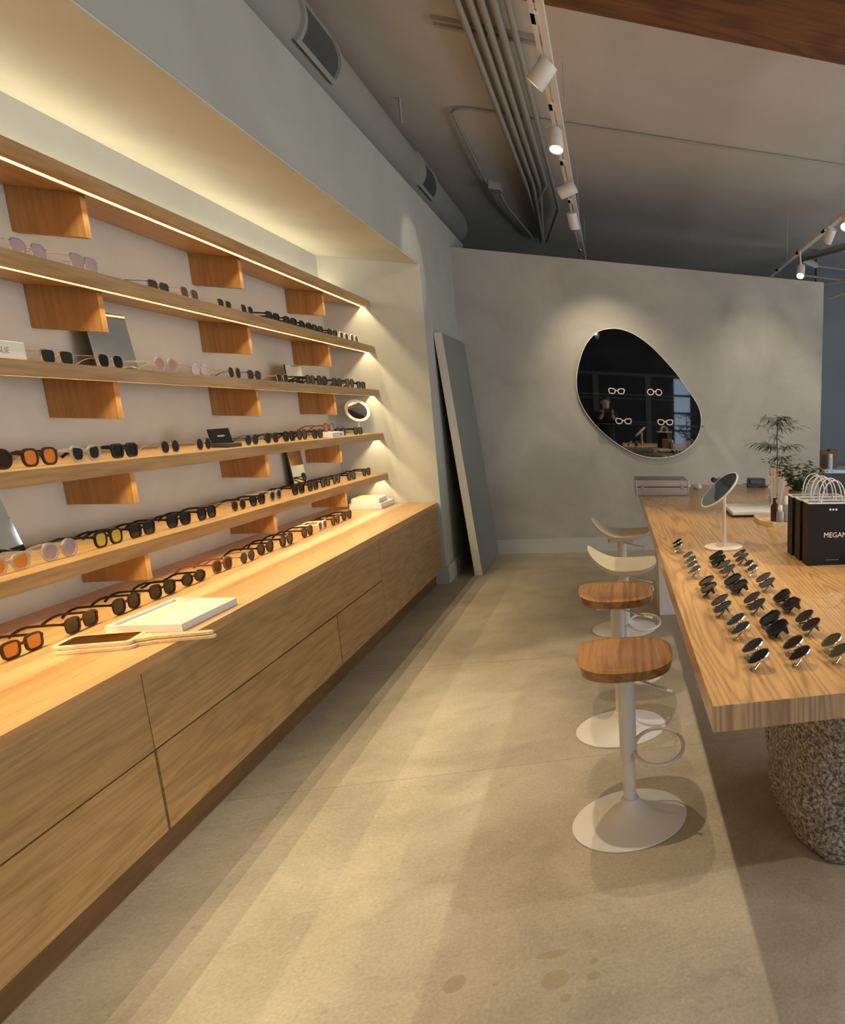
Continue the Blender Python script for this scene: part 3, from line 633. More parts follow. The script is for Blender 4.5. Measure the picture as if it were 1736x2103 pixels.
EL = [(p[0] - ec[0], p[1] - ec[1]) for p in EC]
wm = thing('egg_mirror', 'large egg shaped smoked mirror on the grey partition wall', 'mirror', (ec[0], 7.66, ec[1]))
EO = [(p[0] * 1.012, p[1] * 1.012) for p in EL]
MB().prism(EL, -0.024, 0.0, 'y').build('glass', DMIRROR, wm)
MB().ring(EL, EO, -0.028, 0.0, 'y').build('rim', simple('pale_rim', (0.7, 0.68, 0.62), 0.4), wm, smooth=True)
rails = []
for (xa, xb, z, nm) in ((-0.285, 0.83, 1.655, 'upper'), (-0.14, 0.945, 1.352, 'lower')):
    t = thing('glass_ledge', f'{nm} thin dark glass ledge across the egg shaped mirror', 'ledge', ((xa + xb) / 2, 7.60, z))
    L = (xb - xa) / 2
    MB().box(-L, L, -0.028, 0.036, -0.003, 0.003).build('ledge_plate', simple('dark_glass_ledge', (0.05, 0.05, 0.05), 0.1, alpha=0.8), t)
def white_glasses(shape, x, z, label):
    glasses(shape, 'ivory', 'dark', (x, 7.585, z), 0.0, label, 'white sunglasses on the mirror ledges', folded='up', scale=1.12)

# ------------------------------------------------------------------ table
tb = thing('display_table', 'long oak table with stone and white panel legs, covered with sunglasses', 'table', (0.75, 3.7, 0))
TX0, TX1, TY0, TY1 = 0.186, 1.50, 1.383, 6.05
MB().box(TX0 - 0.75, TX1 - 0.75, TY0 + 0.002 - 3.7, TY1 - 3.7, 0.818, 0.88).build('table_top', OAK_TABLE, tb, bevel=0.0015)
MB().box(TX0 - 0.75, TX1 - 0.75, TY0 - 3.7, TY0 + 0.003 - 3.7, 0.8185, 0.8795).build('edge_band', OAK_END, tb)
# granite boulder
bmx = bmesh.new(); bmesh.ops.create_icosphere(bmx, subdivisions=6, radius=1.0)
from mathutils import noise as mn
for v in bmx.verts:
    p = v.co.normalized()
    rxy = math.hypot(p.x, p.y); ca, sa = (p.x / rxy, p.y / rxy) if rxy > 1e-6 else (1, 0)
    se = (abs(ca) ** 3.0 + abs(sa) ** 3.0) ** (-1 / 3.0)
    el = math.asin(max(-1, min(1, p.z)))
    zf = math.copysign(abs(math.sin(el)) ** 0.55, el); rf = math.cos(el) ** 0.30
    z = 0.41 + 0.56 * zf
    prof = 1.0 - 0.07 * max(0, (0.24 - z) / 0.24) ** 1.8
    x = ca * se * 0.415 * rf * prof; y = sa * se * 0.42 * rf * prof
    dsp = mn.fractal(Vector((x, y, z)) * 4, 1.0, 2.0, 4) * 0.022 + mn.fractal(Vector((x, y, z)) * 26, 1.0, 2.0, 3) * 0.006
    vv = Vector((x, y, z)) + p * dsp
    vv.z = min(max(vv.z, 0.0), 0.818); v.co = vv
me = bpy.data.meshes.new('stone_leg'); bmx.to_mesh(me); bmx.free(); me.materials.append(GRAN)
for p in me.polygons: p.use_smooth = True
so = bpy.data.objects.new('stone_leg', me); COL.objects.link(so); so.parent = tb; so.location = (0.945 - 0.75, 2.28 - 3.7, 0)
so['label'] = 'rough granite boulder leg'
pl_ = MB().box(0.295 - 0.75, 1.3 - 0.75, 5.075 - 3.7, 5.55 - 3.7, 0.0, 0.818).build('panel_leg', WHITEM, tb, bevel=0.002); pl_['label'] = 'white panel leg'

# ------------------------------------------------------------------ stools
def seat_mesh(w, d, th, lift, dish, n=24):
    """saddle seat: local +x towards the table; -x side lifted"""
    bm = bmesh.new(); rows = []
    out = []
    for i in range(64):
        a = 2 * PI * i / 64; c, s_ = math.cos(a), math.sin(a)
        out.append((w / 2 * math.copysign(abs(c) ** 0.74, c), d / 2 * math.copysign(abs(s_) ** 0.70, s_)))
    def zt(x, y):
        u = x / (w / 2); v = y / (d / 2)
        return lift * max(0, -u) ** 2.2 * 1.0 - dish * (1 - u * u) * (1 - v * v) + 0.25 * lift * max(0, u) ** 3
    tops = []; bots = []
    for k in range(0, 9):
        f = k / 8
        if k == 0:
            tops.append([bm.verts.new((0, 0, zt(0, 0)))]); bots.append([bm.verts.new((0, 0, zt(0, 0) - th))]); continue
        ff = f if f < 1 else 1.0
        tops.append([bm.verts.new((x * ff, y * ff, zt(x * ff, y * ff) - (0.004 if k == 8 else 0))) for x, y in out])
        bots.append([bm.verts.new((x * ff * 0.97, y * ff * 0.97, zt(x * ff, y * ff) - th + (0.004 if k == 8 else 0))) for x, y in out])
    for L, fl in ((tops, False), (bots, True)):
        for a, b in zip(L[:-1], L[1:]):
            for i in range(64):
                j = (i + 1) % 64
                if len(a) == 1: bm.faces.new((a[0], b[i], b[j]))
                else: bm.faces.new((a[i], b[i], b[j], a[j]))
    for i in range(64):
        j = (i + 1) % 64; bm.faces.new((tops[-1][i], bots[-1][i], bots[-1][j], tops[-1][j]))
    bmesh.ops.recalc_face_normals(bm, faces=bm.faces)
    me = bpy.data.meshes.new('seat'); bm.to_mesh(me); bm.free()
    for p in me.polygons: p.use_smooth = True
    me.set_sharp_from_angle(angle=math.radians(50))
    return me
SEAT_W = seat_mesh(0.325, 0.385, 0.042, 0.014, 0.008); SEAT_W.materials.append(WALNUT)
SEAT_C = seat_mesh(0.375, 0.39, 0.030, 0.105, 0.012); SEAT_C.materials.append(CREAM)
def stool(label, x, y, hz, kind, brot=0.0):
    t = thing('bar_stool', label, 'bar stool', (x, y, 0), brot, 'bar stools along the table')
    o = bpy.data.objects.new('seat', SEAT_W if kind == 'wood' else SEAT_C); COL.objects.link(o); o.parent = t; o.location = (0, 0, hz)
    rb = 0.205 if kind == 'wood' else 0.215
    MB().lathe([(0, 0.0), (rb - 0.002, 0.0), (rb, 0.003), (rb - 0.002, 0.006), (rb * 0.86, 0.012), (rb * 0.62, 0.022), (rb * 0.40, 0.037), (rb * 0.24, 0.058), (0.034, 0.078), (0.031, 0.09), (0, 0.09)], seg=64).build('base', WHITEM, t, smooth=True)
    MB().lathe([(0, 0.088), (0.0225, 0.088), (0.0225, 0.34), (0, 0.34)], seg=32).build('lower_column', WHITEM, t, smooth=True)
    zt = hz - (0.075 if kind == 'wood' else 0.06)
    MB().lathe([(0, 0.25), (0.028, 0.25), (0.0295, 0.255), (0.0295, zt), (0, zt)], seg=32).build('column_sleeve', WHITEM, t, smooth=True)
    MB().prism(rrect(-0.09, 0.09, -0.06, 0.06, 0.02), zt, hz - (0.049 if kind == 'wood' else 0.04), 'z').build('seat_plate', WHITEM if kind == 'wood' else CREAM, t)
    # foot ring to the table side
    ring = [(0.108 + 0.088 * math.cos(a), 0.125 * math.sin(a), 0.282 + 0.012 * math.sin(a)) for a in [2 * PI * i / 40 for i in range(40)]]
    MB().tube(ring, 0.0075, 10, closed=True).build('foot_ring', WHITEM, t, smooth=True)
    MB().tube([(0.02, -0.02, zt - 0.01), (0.10, -0.13, zt - 0.012), (0.15, -0.17, zt - 0.018)], 0.005, 8).build('height_lever', WHITEM, t, smooth=True)
    return t
stool('bar stool with glossy brown wooden seat and white pedestal, nearest the camera', 0.017, 2.416, 0.655, 'wood')
stool('bar stool with glossy brown wooden seat, second from the camera', -0.005, 3.205, 0.685, 'wood')
stool('bar stool with curved cream seat, third from the camera', 0.035, 4.0, 0.64, 'cream')
stool('bar stool with curved cream seat, farthest from the camera', 0.04, 4.80, 0.685, 'cream')

# ------------------------------------------------------------------ things on the table
# tilting table mirror
t = thing('table_mirror', 'tilted round mirror with cream rim on a slim post standing on the table', 'mirror', (0.480, 3.148, TZ))
CRM = simple('cream_metal', (0.80, 0.72, 0.58), 0.35)
MB().lathe([(0, 0), (0.087, 0), (0.089, 0.003), (0.089, 0.008), (0.086, 0.010), (0, 0.010)], seg=48).build('base', CRM, t, smooth=True)
MB().lathe([(0, 0.01), (0.0085, 0.01), (0.0085, 0.235), (0, 0.237)], c=(0.004, 0, 0), seg=16).build('post', CRM, t, smooth=True)
MB().tube([(0.004, -0.004, 0.238), (0.004, 0.018, 0.246)], 0.012, 10).build('hinge', CRM, t, smooth=True)
mm_ = Matrix.Translation((-0.016, 0.0, 0.272)) @ Matrix.Rotation(math.radians(-44), 4, 'Y') @ Matrix.Rotation(math.radians(9), 4, 'X')
MB().lathe([(0.0, -0.005), (0.106, -0.005), (0.110, -0.002), (0.110, 0.004), (0.105, 0.005), (0.103, 0.003), (0, 0.003)], mtx=mm_, seg=56).build('rim', CRM, t, smooth=True)
MB().lathe([(0, 0.003), (0.104, 0.003), (0.104, 0.0045), (0, 0.0045)], mtx=mm_, seg=56).build('glass', MIRROR, t)
# shopping bags
def bag(label, x, y, w, text=False):
    t = thing('shopping_bag', label, 'shopping bag', (x, y, TZ), 0.0, 'black paper shopping bags')
    h, d = 0.268, 0.085
    MB().ring([(0.002, 0.002), (w - 0.002, 0.002), (w - 0.002, d - 0.002), (0.002, d - 0.002)], [(0, 0), (w, 0), (w, d), (0, d)], 0, h, 'z').build('bag_body', PAPERB, t)
    MB().box(0.002, w - 0.002, 0.002, d - 0.002, 0.0, 0.002).build('bag_bottom', PAPERB, t)
    MB().ring([(0.0025, 0.0025), (w - 0.0025, 0.0025), (w - 0.0025, d - 0.0025), (0.0025, d - 0.0025)], [(-0.0006, -0.0006), (w + 0.0006, -0.0006), (w + 0.0006, d + 0.0006), (-0.0006, d + 0.0006)], h - 0.006, h + 0.001, 'z').build('white_lining', PAPERW, t)
    for yy, lean, dx in ((0.004, -0.012, 0.0), (d - 0.004, 0.012, 0.012)):
        P = []
        for i in range(17):
            a = PI * i / 16; P.append((w * 0.46 + dx - 0.052 * math.cos(a), yy + lean * math.sin(a), h - 0.02 + (0.02 + 0.092) * (math.sin(a) ** 0.75 if math.sin(a) > 0 else 0)))
        MB().tube(P, 0.0028, 6).build('rope_handle', ROPE, t, smooth=True)
    if text:
        for k in range(3): MB().lathe([(0, -0.0006), (0.0045, -0.0006), (0.0045, 0.0006), (0, 0.0006)], mtx=Matrix.Translation((0.095 + 0.0135 * k, -0.0005, 0.238)) @ Matrix.Rotation(PI / 2, 4, 'X'), seg=20).build('printed_dot', PRINTW, t)
        text_mesh('printed_word', 'MEGAN', 0.0305, PRINTW, t, Matrix.Translation((0.068, -0.0012, 0.120)) @ Matrix.Rotation(PI / 2, 4, 'X'))
        for k in range(9): MB().box(0.078 + 0.0068 * k, 0.0825 + 0.0068 * k, -0.0016, -0.0006, 0.022, 0.0243).build('printed_dash', PRINTG, t)
    return t
bag('black paper shopping bag with white word and dots, front of the three on the table', 0.762, 2.695, 0.235, True)
bag('black paper shopping bag, middle one of the three on the table', 0.757, 2.805, 0.235)
bag('black paper shopping bag, rearmost of the three on the table', 0.752, 2.920, 0.235)
t = thing('carton', 'small brown cardboard box standing behind the black bags on the table', 'box', (0.868, 3.20, TZ))
MB().box(-0.055, 0.10, -0.05, 0.05, 0, 0.16).build('carton_body', CARD, t); MB().box(-0.002, 0.002, -0.0505, 0.0505, 0.1, 0.1605).build('carton_tape', CARD, t)
# notebook stack
t = thing('notebook', 'white notebook with dark underside lying on the table left of the wooden tray', 'notebook', (0.86, 4.28, TZ), 0.0)
MB().box(-0.185, 0.20, -0.19, 0.20, 0, 0.012).build('cover', TORT, t, bevel=0.002); MB().box(-0.18, 0.195, -0.185, 0.195, 0.012, 0.034).build('pages', PAPERW, t, bevel=0.004)
# wooden tray
t = thing('wooden_tray', 'small pale wooden tray on the table holding the diffuser and spray bottles', 'tray', (0.91, 3.83, TZ), 0.0)
oc = [(-0.10, 0.20), (-0.12, 0.16), (-0.12, -0.02), (-0.065, -0.125), (0.20, -0.125), (0.22, -0.1), (0.22, 0.2)]
ic = [(x * 0.92 + 0.004, y * 0.92) for x, y in oc]
MB().prism(oc, 0, 0.010, 'z').build('base', LIGHTWOOD, t); MB().ring(ic, oc, 0.010, 0.024, 'z').build('rim', LIGHTWOOD, t)
# reed diffuser
t = thing('reed_diffuser', 'dark amber diffuser bottle with thin reeds standing in the wooden tray', 'diffuser', (0.889, 3.86, TZ + 0.0102))
MB().lathe([(0, 0), (0.024, 0), (0.026, 0.004), (0.026, 0.082), (0.022, 0.094), (0.013, 0.104), (0.012, 0.128), (0.014, 0.13), (0.014, 0.136), (0, 0.136)], seg=28).build('bottle', AMBERG, t, smooth=True)
for i, (dx, dy) in enumerate(((-0.05, 0.0), (-0.028, 0.02), (-0.005, -0.01), (0.02, 0.015), (0.038, -0.01))):
    MB().tube([(0, 0, 0.03), (dx, dy, 0.32 + 0.012 * (i % 2))], 0.0014, 5).build('reed', LIGHTWOOD, t)
def spray(label, x, y, h, m):
    t = thing('spray_bottle', label, 'spray bottle', (x, y, TZ + 0.0102), 0, 'spray bottles in the wooden tray')
    MB().lathe([(0, 0), (0.021, 0), (0.022, 0.003), (0.022, h * 0.62), (0.017, h * 0.70), (0.011, h * 0.73), (0, h * 0.73)], seg=24).build('bottle', m, t, smooth=True)
    MB().lathe([(0, h * 0.7), (0.0125, h * 0.7), (0.0125, h * 0.95), (0.009, h), (0, h)], seg=20).build('cap', WHITEP, t, smooth=True)
FROST = simple('frosted_grey_plastic', (0.33, 0.31, 0.29), 0.3, alpha=0.85)
spray('frosted spray bottle with white cap, taller one in the wooden tray', 0.935, 3.78, 0.155, FROST)
spray('short grey bottle in the tray in front of the amber diffuser', 0.898, 3.765, 0.105, FROST)
# vase with umbrella plant
t = thing('potted_plant', 'thin dark stemmed spidery plant in a tapering glass vase on the table', 'plant', (1.075, 4.62, TZ))
MB().lathe([(0, 0), (0.035, 0), (0.036, 0.005), (0.068, 0.20), (0.065, 0.20), (0.033, 0.008), (0, 0.008)], seg=28).build('vase', GLASS, t, smooth=True)
MB().tube([(0, 0, 0.01), (0.004, 0, 0.3), (-0.002, 0.004, 0.47), (0.006, 0, 0.585)], 0.0045, 6).build('stem', LEAFD, t)
lf = MB(); rnd = random.Random(3)
def frond(mb, p, d, L, w=0.0035, droop=1.2, n=6, r=rnd):
    p = Vector(p); d = Vector(d).normalized(); pts = [p.copy()]; st = L / n
    for i in range(n):
        d = (d + Vector((0, 0, -droop * st * 2.6))).normalized(); p = p + d * st; pts.append(p.copy())
    side = d.cross(Vector((0, 0, 1))); side = side.normalized() if side.length > 1e-3 else Vector((1, 0, 0))
    L_, R_ = [], []
    for i, q in enumerate(pts):
        k = w * math.sin(PI * (0.12 + 0.86 * i / n)); L_.append(mb.bm.verts.new(q - side * k)); R_.append(mb.bm.verts.new(q + side * k + Vector((0, 0, k * 0.5))))
    for i in range(n): mb.bm.faces.new((L_[i], R_[i], R_[i + 1], L_[i + 1]))
    return pts
for i in range(24):
    z0 = rnd.choice((0.30, 0.38, 0.44, 0.50, 0.54, 0.575)); a = rnd.uniform(0, 2 * PI)
    L = rnd.uniform(0.10, 0.17) if z0 < 0.55 else 0.09
    pts = frond(lf, (0, 0, z0), (math.cos(a), math.sin(a), 0.55), L, 0.0018, 0.9)
    for q in (pts[2], pts[3], pts[4], pts[5], pts[6]):
        for k in range(3):
            b_ = a + rnd.uniform(-1.4, 1.4); frond(lf, q, (math.cos(b_), math.sin(b_), rnd.uniform(-0.3, 0.5)), rnd.uniform(0.06, 0.11), 0.0032, 3.0, 4)
for k in range(14):
    a = rnd.uniform(0, 2 * PI); frond(lf, (0.005, 0, 0.585), (math.cos(a), math.sin(a), 0.35), rnd.uniform(0.06, 0.10), 0.003, 2.2, 5)
lo = lf.build('foliage', LEAFD, t)
t = thing('potted_plant', 'bushy green leafed plant behind the black bags on the table', 'plant', (1.17, 4.40, TZ))
MB().lathe([(0, 0), (0.05, 0), (0.065, 0.13), (0.06, 0.13), (0.048, 0.12), (0, 0.12)], seg=24).build('pot', CARD, t, smooth=True)
st = MB(); lf = MB()
for k in range(13):
    a = 2 * PI * k / 13 + rnd.uniform(-0.2, 0.2); L = rnd.uniform(0.20, 0.34)
    pts = frond(st, (0, 0, 0.12), (math.cos(a) * (0.35 + 0.5 * rnd.random()), math.sin(a) * 0.5, 0.95), L, 0.002, 0.9)
    for q in pts[1:]:
        for m2 in range(7):
            b_ = rnd.uniform(0, 2 * PI); frond(lf, q + Vector((rnd.uniform(-.025, .025), rnd.uniform(-.025, .025), rnd.uniform(-.02, .02))), (math.cos(b_), math.sin(b_), rnd.uniform(-0.2, 0.5)), rnd.uniform(0.03, 0.05), 0.011, 3, 3)
st.build('stem', LEAFD, t); lf.build('foliage', LEAFG, t)
t = thing('wooden_board', 'orange brown board standing behind the plants on the table', 'board', (1.13, 4.95, TZ), 0.2)
MB().prism([(-0.03, 0), (0.13, 0), (0.13, 0.12), (-0.03, 0.235)], -0.012, 0.012, 'y').build('board_face', OAK_TOP, t)
MB().prism([(-0.03, 0.235), (0.13, 0.12), (0.13, 0.126), (-0.03, 0.241)], -0.013, 0.013, 'y').build('board_edge', LIGHTWOOD, t)
# aluminium case
t = thing('aluminium_case', 'silver aluminium carrying case lying flat on the far left corner of the table', 'case', (0.345, 5.40, TZ), 0.0)
W2, D2 = 0.193, 0.17
MB().box(-W2, W2, -D2, D2, 0.0, 0.062).build('case_bottom', ALU, t, bevel=0.006); MB().box(-W2, W2, -D2, D2, 0.066, 0.115).build('case_lid', ALU, t, bevel=0.006)
MB().box(-W2 + 0.003, W2 - 0.003, -D2 + 0.003, D2 - 0.003, 0.058, 0.070).build('seam_band', DARKM, t)
for sx in (-0.145, 0.145): MB().box(sx - 0.012, sx + 0.012, -D2 - 0.004, -D2 + 0.002, 0.045, 0.085).build('latch', STEEL, t, bevel=0.001)
for sx in (-1, 1):
    for sy in (-1, 1): MB().box(min(sx * (W2 - 0.012), sx * (W2 + 0.0015)), max(sx * (W2 - 0.012), sx * (W2 + 0.0015)), min(sy * (D2 - 0.012), sy * (D2 + 0.0015)), max(sy * (D2 - 0.012), sy * (D2 + 0.0015)), 0.0, 0.116).build('corner_guard', STEEL, t, bevel=0.003)
MB().tube([(W2, -0.05, 0.06), (W2 + 0.022, -0.05, 0.06), (W2 + 0.022, 0.05, 0.06), (W2, 0.05, 0.06)], 0.006, 8).build('handle', WHITEP, t, smooth=True)
t = thing('computer_mouse', 'white rounded wireless mouse on the table right of the aluminium case', 'mouse', (0.66, 5.72, TZ))
mb = MB().lathe([(0, 0), (0.030, 0), (0.037, 0.012), (0.034, 0.028), (0.022, 0.038), (0, 0.042)], seg=24)
for v in mb.bm.verts: v.co.y *= 1.5
mb.build('mouse_shell', WHITEP, t, smooth=True); MB().box(-0.003, 0.003, -0.045, -0.02, 0.026, 0.032).build('scroll_wheel', GRILLE, t)
t = thing('desk_lamp_toy', 'small chrome articulated desk object on the far end of the table', 'ornament', (0.81, 5.62, TZ), 0.3)
MB().lathe([(0, 0), (0.028, 0), (0.028, 0.01), (0, 0.012)], seg=20).build('foot', STEEL, t, smooth=True)
MB().tube([(0, 0, 0.012), (-0.01, 0, 0.06), (0.02, 0, 0.08)], 0.006, 8).build('arm', DARKM, t, smooth=True)
for dx in (-0.025, 0.03): MB().tube([(dx, -0.02, 0.075), (dx, 0.03, 0.082)], 0.021, 14).build('barrel', STEEL if dx > 0 else DARKM, t, smooth=True)
MB().tube([(-0.02, -0.03, 0.02), (-0.08, -0.10, 0.018), (-0.10, -0.16, 0.012)], 0.005, 8).build('white_cable', WHITEP, t, smooth=True)
t = thing('card_terminal', 'black card payment terminal on the far edge of the table', 'card terminal', (1.19, 5.85, TZ), 0.0)
MB().box(-0.085, 0.06, -0.06, 0.06, 0.0, 0.075).build('terminal_body', DARKM, t, bevel=0.01); MB().box(-0.10, 0.0, -0.075, -0.02, 0.0, 0.03).build('paper_roll_cover', DARKM, t, bevel=0.004)
MB().box(-0.07, 0.03, -0.0615, -0.0605, 0.035, 0.062).build('screen', GRILLE, t); MB().tube([(-0.08, -0.05, 0.03), (-0.14, -0.08, 0.035)], [0.006, 0.003], 8).build('pen_arm', DARKM, t)
t = thing('paper_pad', 'small white paper pad with a black pen beside the card terminal', 'paper pad', (1.33, 5.83, TZ))
MB().box(-0.065, 0.065, -0.07, 0.07, 0, 0.012).build('sheets', PAPERW, t); MB().tube([(-0.05, 0.02, 0.016), (0.10, -0.04, 0.016)], 0.004, 8).build('pen', DARKM, t)

# ------------------------------------------------------------------ mirror ledge glasses
for x, sh, zl, lb in ((0.064, 'cateye', 1.658, 'white cat eye sunglasses on the upper mirror ledge at left'), (0.444, 'round', 1.658, 'white round sunglasses on the upper mirror ledge at right'), (0.123, 'cateye', 1.355, 'cream cat eye sunglasses on the lower mirror ledge at left'), (0.547, 'cateye', 1.355, 'white cat eye sunglasses on the lower mirror ledge at right')):
    white_glasses(sh, x, zl, lb)

# ------------------------------------------------------------------ ceiling services
# round duct
t = thing('air_duct', 'grey painted round air duct running above the left wall', 'duct', (-1.70, 5, 3.532))
MB().lathe([(0.2, -9.0), (0.2, 4.4), (0.185, 4.55), (0.12, 4.62), (0, 4.64)], seg=48, mtx=Matrix.Rotation(-PI / 2, 4, 'X')).build('duct_pipe', DUCTM, t, smooth=True)
def register(y0, y1):
    r0, r1 = 0.202, 0.222; n = 14; mb = MB()
    a0, a1 = math.radians(-42), math.radians(38)
    def arc(r, aa, ab, k=14): return [(r * math.cos(aa + (ab - aa) * i / k), r * math.sin(aa + (ab - aa) * i / k)) for i in range(k + 1)]
    for ya, yb, p, q in ((y0, y0 + 0.03, a0, a1), (y1 - 0.03, y1, a0, a1), (y0 + 0.03, y1 - 0.03, a0, a0 + 0.13), (y0 + 0.03, y1 - 0.03, a1 - 0.13, a1)):
        mb.prism(arc(r0 - 0.01, p, q) + arc(r1, p, q)[::-1], ya - 5, yb - 5, 'y')
    o = mb.build('air_register', DUCTM, t)
    MB().prism(arc(r0 - 0.008, a0 + 0.12, a1 - 0.12) + arc(r0 + 0.004, a0 + 0.12, a1 - 0.12)[::-1], y0 + 0.03 - 5, y1 - 0.03 - 5, 'y').build('grille', GRILLE, o)
register(4.87, 5.42); register(7.42, 7.93)
MB().box(0.01, 0.03, 1.64, 1.66, 0.19, 0.268).build('hanger_rod', DUCTM, t)
hr = MB().tube([(-1.46, 6.64, 3.8), (-1.46, 6.64, 3.62)], 0.010, 8).build('hanger_strap', PIPEM, smooth=True); tag(hr, 'thin grey hanger rod dropping from the ceiling beside the duct', 'hanger')
# conduits
CD = [[(-0.75, -1, 3.73), (-0.75, 8.3, 3.73), (-0.80, 10.9, 3.73)], [(-0.68, -1, 3.73), (-0.68, 8.3, 3.73), (-0.80, 10.7, 3.71)], [(-0.615, -1, 3.73), (-0.62, 8.3, 3.73), (-0.81, 10.9, 3.73)], [(-0.55, -1, 3.73), (-0.55, 8.2, 3.73), (-0.70, 8.9, 3.73), (-0.83, 10.95, 3.72)], [(-0.46, -1, 3.73), (-0.49, 9.1, 3.73), (-0.76, 10.95, 3.73)]]
for i, P in enumerate(CD):
    o = MB().tube([(x, y, z + 0.022) for x, y, z in P], 0.024 if i < 4 else 0.019, 10).build('conduit_pipe', PIPEM, smooth=True)
    tag(o, ['thick grey conduit, leftmost of the five running along the ceiling', 'grey conduit, second from left of the five on the ceiling', 'grey conduit, middle one of the five on the ceiling', 'grey conduit, fourth from left of the five on the ceiling', 'thinner grey conduit, rightmost of the five on the ceiling'][i], 'pipe', 'ceiling conduits')
o = MB().box(-0.95, -0.30, 5.24, 5.27, 3.775, 3.80).box(-0.95, -0.30, 5.31, 5.34, 3.775, 3.80).build('strut_channel', PIPEM); tag(o, 'grey strut channel crossing above the five conduits', 'bracket')
o = MB().tube([(4.5, 6.60, 3.785), (-0.98, 6.60, 3.785), (-1.07, 6.63, 3.783), (-1.12, 6.72, 3.78), (-1.14, 8.0, 3.77), (-1.15, 9.3, 3.77), (-0.98, 10.95, 3.77)], 0.010, 8).build('thin_conduit', PIPEM, smooth=True); tag(o, 'thin conduit crossing the ceiling and bending beside the duct', 'pipe')
o = MB().tube([(-1.06, 8.6, 3.75), (-1.05, 9.3, 3.75), (-0.90, 10.95, 3.75)], 0.014, 8).box(-1.13, -1.02, 8.52, 8.66, 3.72, 3.798).build('junction_box', PIPEM, smooth=False); tag(o, 'small ceiling junction box with conduit left of the conduit bundle', 'junction box')
# far pipes upper right
FP = [([(3.2, 6.6, 3.44), (2.36, 8.9, 3.44), (2.60, 9.1, 3.42)], 0.042, 'thick grey pipe near the ceiling at the upper right'), ([(3.6, 8.4, 3.30), (2.66, 9.6, 3.24), (2.3, 9.7, 3.24), (0.9, 9.7, 3.24)], 0.024, 'grey pipe bending over the end of the partition wall'), ([(2.50, 9.5, 3.50), (3.9, 9.5, 3.47)], 0.014, 'upper thin cross pipe at the far right'), ([(2.50, 9.45, 3.35), (3.9, 9.45, 3.32)], 0.014, 'lower thin cross pipe at the far right'), ([(2.86, 9.3, 3.06), (3.6, 8.9, 3.35)], 0.015, 'slanting thin pipe right of the partition wall')]
for P, r, lb in FP:
    o = MB().tube(P, r, 10).build('ceiling_pipe', PIPEM, smooth=True); tag(o, lb, 'pipe')
# tracks
def track(label, x, y0, y1, rods):
    t = thing('track_rail', label, 'lighting track', (x, (y0 + y1) / 2, 3.2), group='ceiling lighting tracks')
    ym = (y0 + y1) / 2
    MB().box(-0.006, 0.026, y0 - ym, y1 - ym, -0.01, 0.038).build('main_rail', TRACKW, t, bevel=0.001)
    MB().box(-0.034, -0.016, y0 - ym, y1 - ym, -0.022, -0.002).build('slot_rail', TRACKW, t)
    yy = y0
    while yy < y1: MB().box(-0.034, 0.0, yy - ym, yy + 0.09 - ym, -0.022, 0.0).build('rail_joint', TRACKW, t); yy += 0.95
    for yr in rods: MB().tube([(0.012, yr - ym, 0.038), (0.012, yr - ym, 0.60)], 0.0035, 6).build('suspension_rod', PIPEM, t)
    return t
track('long white lighting track hanging above the aisle in the middle', -0.24, -3.0, 10.9, (-2.4, -0.4, 1.6, 3.6, 5.57, 7.6, 9.6))
track('long white lighting track hanging at the right side', 1.965, -3.0, 9.6, (-1.9, 0.1, 2.1, 4.1, 6.1, 8.11))
def head(label, x, y, aim, lit=True, power=60, ang=55, blend=0.5, zc=3.10, color=(1.0, 0.83, 0.56)):
    t = thing('track_spotlight', label, 'spotlight', (x, y, zc), group='white track spotlights')
    d = (Vector(aim) - Vector((x, y, zc))).normalized()
    R_ = d.to_track_quat('-Z', 'Y').to_matrix().to_4x4()
    MB().lathe([(0, 0.065), (0.040, 0.065), (0.043, 0.06), (0.043, -0.062), (0.041, -0.065), (0.036, -0.062), (0.034, -0.05), (0, -0.05)], seg=28, mtx=R_).build('lamp_housing', TRACKW, t, smooth=True)
    MB().lathe([(0, -0.054), (0.034, -0.054), (0.034, -0.051), (0, -0.051)], seg=24, mtx=R_).build('lamp_lens', LAMPM if lit else GLASS, t)
    MB().tube([(0.0, 0.0, 0.0), (-0.0, 0.0, 0.05), (-0.012, 0.0, 3.1755 - zc)], 0.009, 8).build('swivel_arm', TRACKW, t, smooth=True)
    if power:
        p = Vector((x, y, zc)) + d * 0.075
        spot('track_spot_light', p, aim, power, ang, blend, color)
    return t
X1, X2 = -0.252, 1.955
head('white spotlight on the middle track nearest the camera, aimed sideways', X1 - 0.01, 4.03, (-1.95, 4.6, 0.9), power=7, ang=44)
head('glowing white spotlight on the middle track, second from the camera', X1 - 0.01, 4.92, (-0.12, 3.75, 0.0), power=70, ang=38)
head('white spotlight on the middle track, third from the camera, aimed left', X1, 5.93, (-1.375, 6.22, 2.55), power=14, ang=32, blend=0.5)
head('white spotlight on the middle track, fourth from the camera', X1, 6.83, (0.1, 7.66, 1.3), power=55, ang=80, blend=0.9)
head('white spotlight on the right hand track, nearest in view', X2 - 0.02, 5.86, (1.0, 4.2, 0.88), power=60, ang=50)
head('white spotlight on the right hand track, middle one in view', X2 - 0.02, 6.33, (1.5, 7.66, 1.4), power=40, ang=70, blend=0.9)
head('glowing white spotlight at the far end of the right hand track', X2, 7.40, (1.2, 5.6, 0.2), power=14, ang=60, zc=2.985)
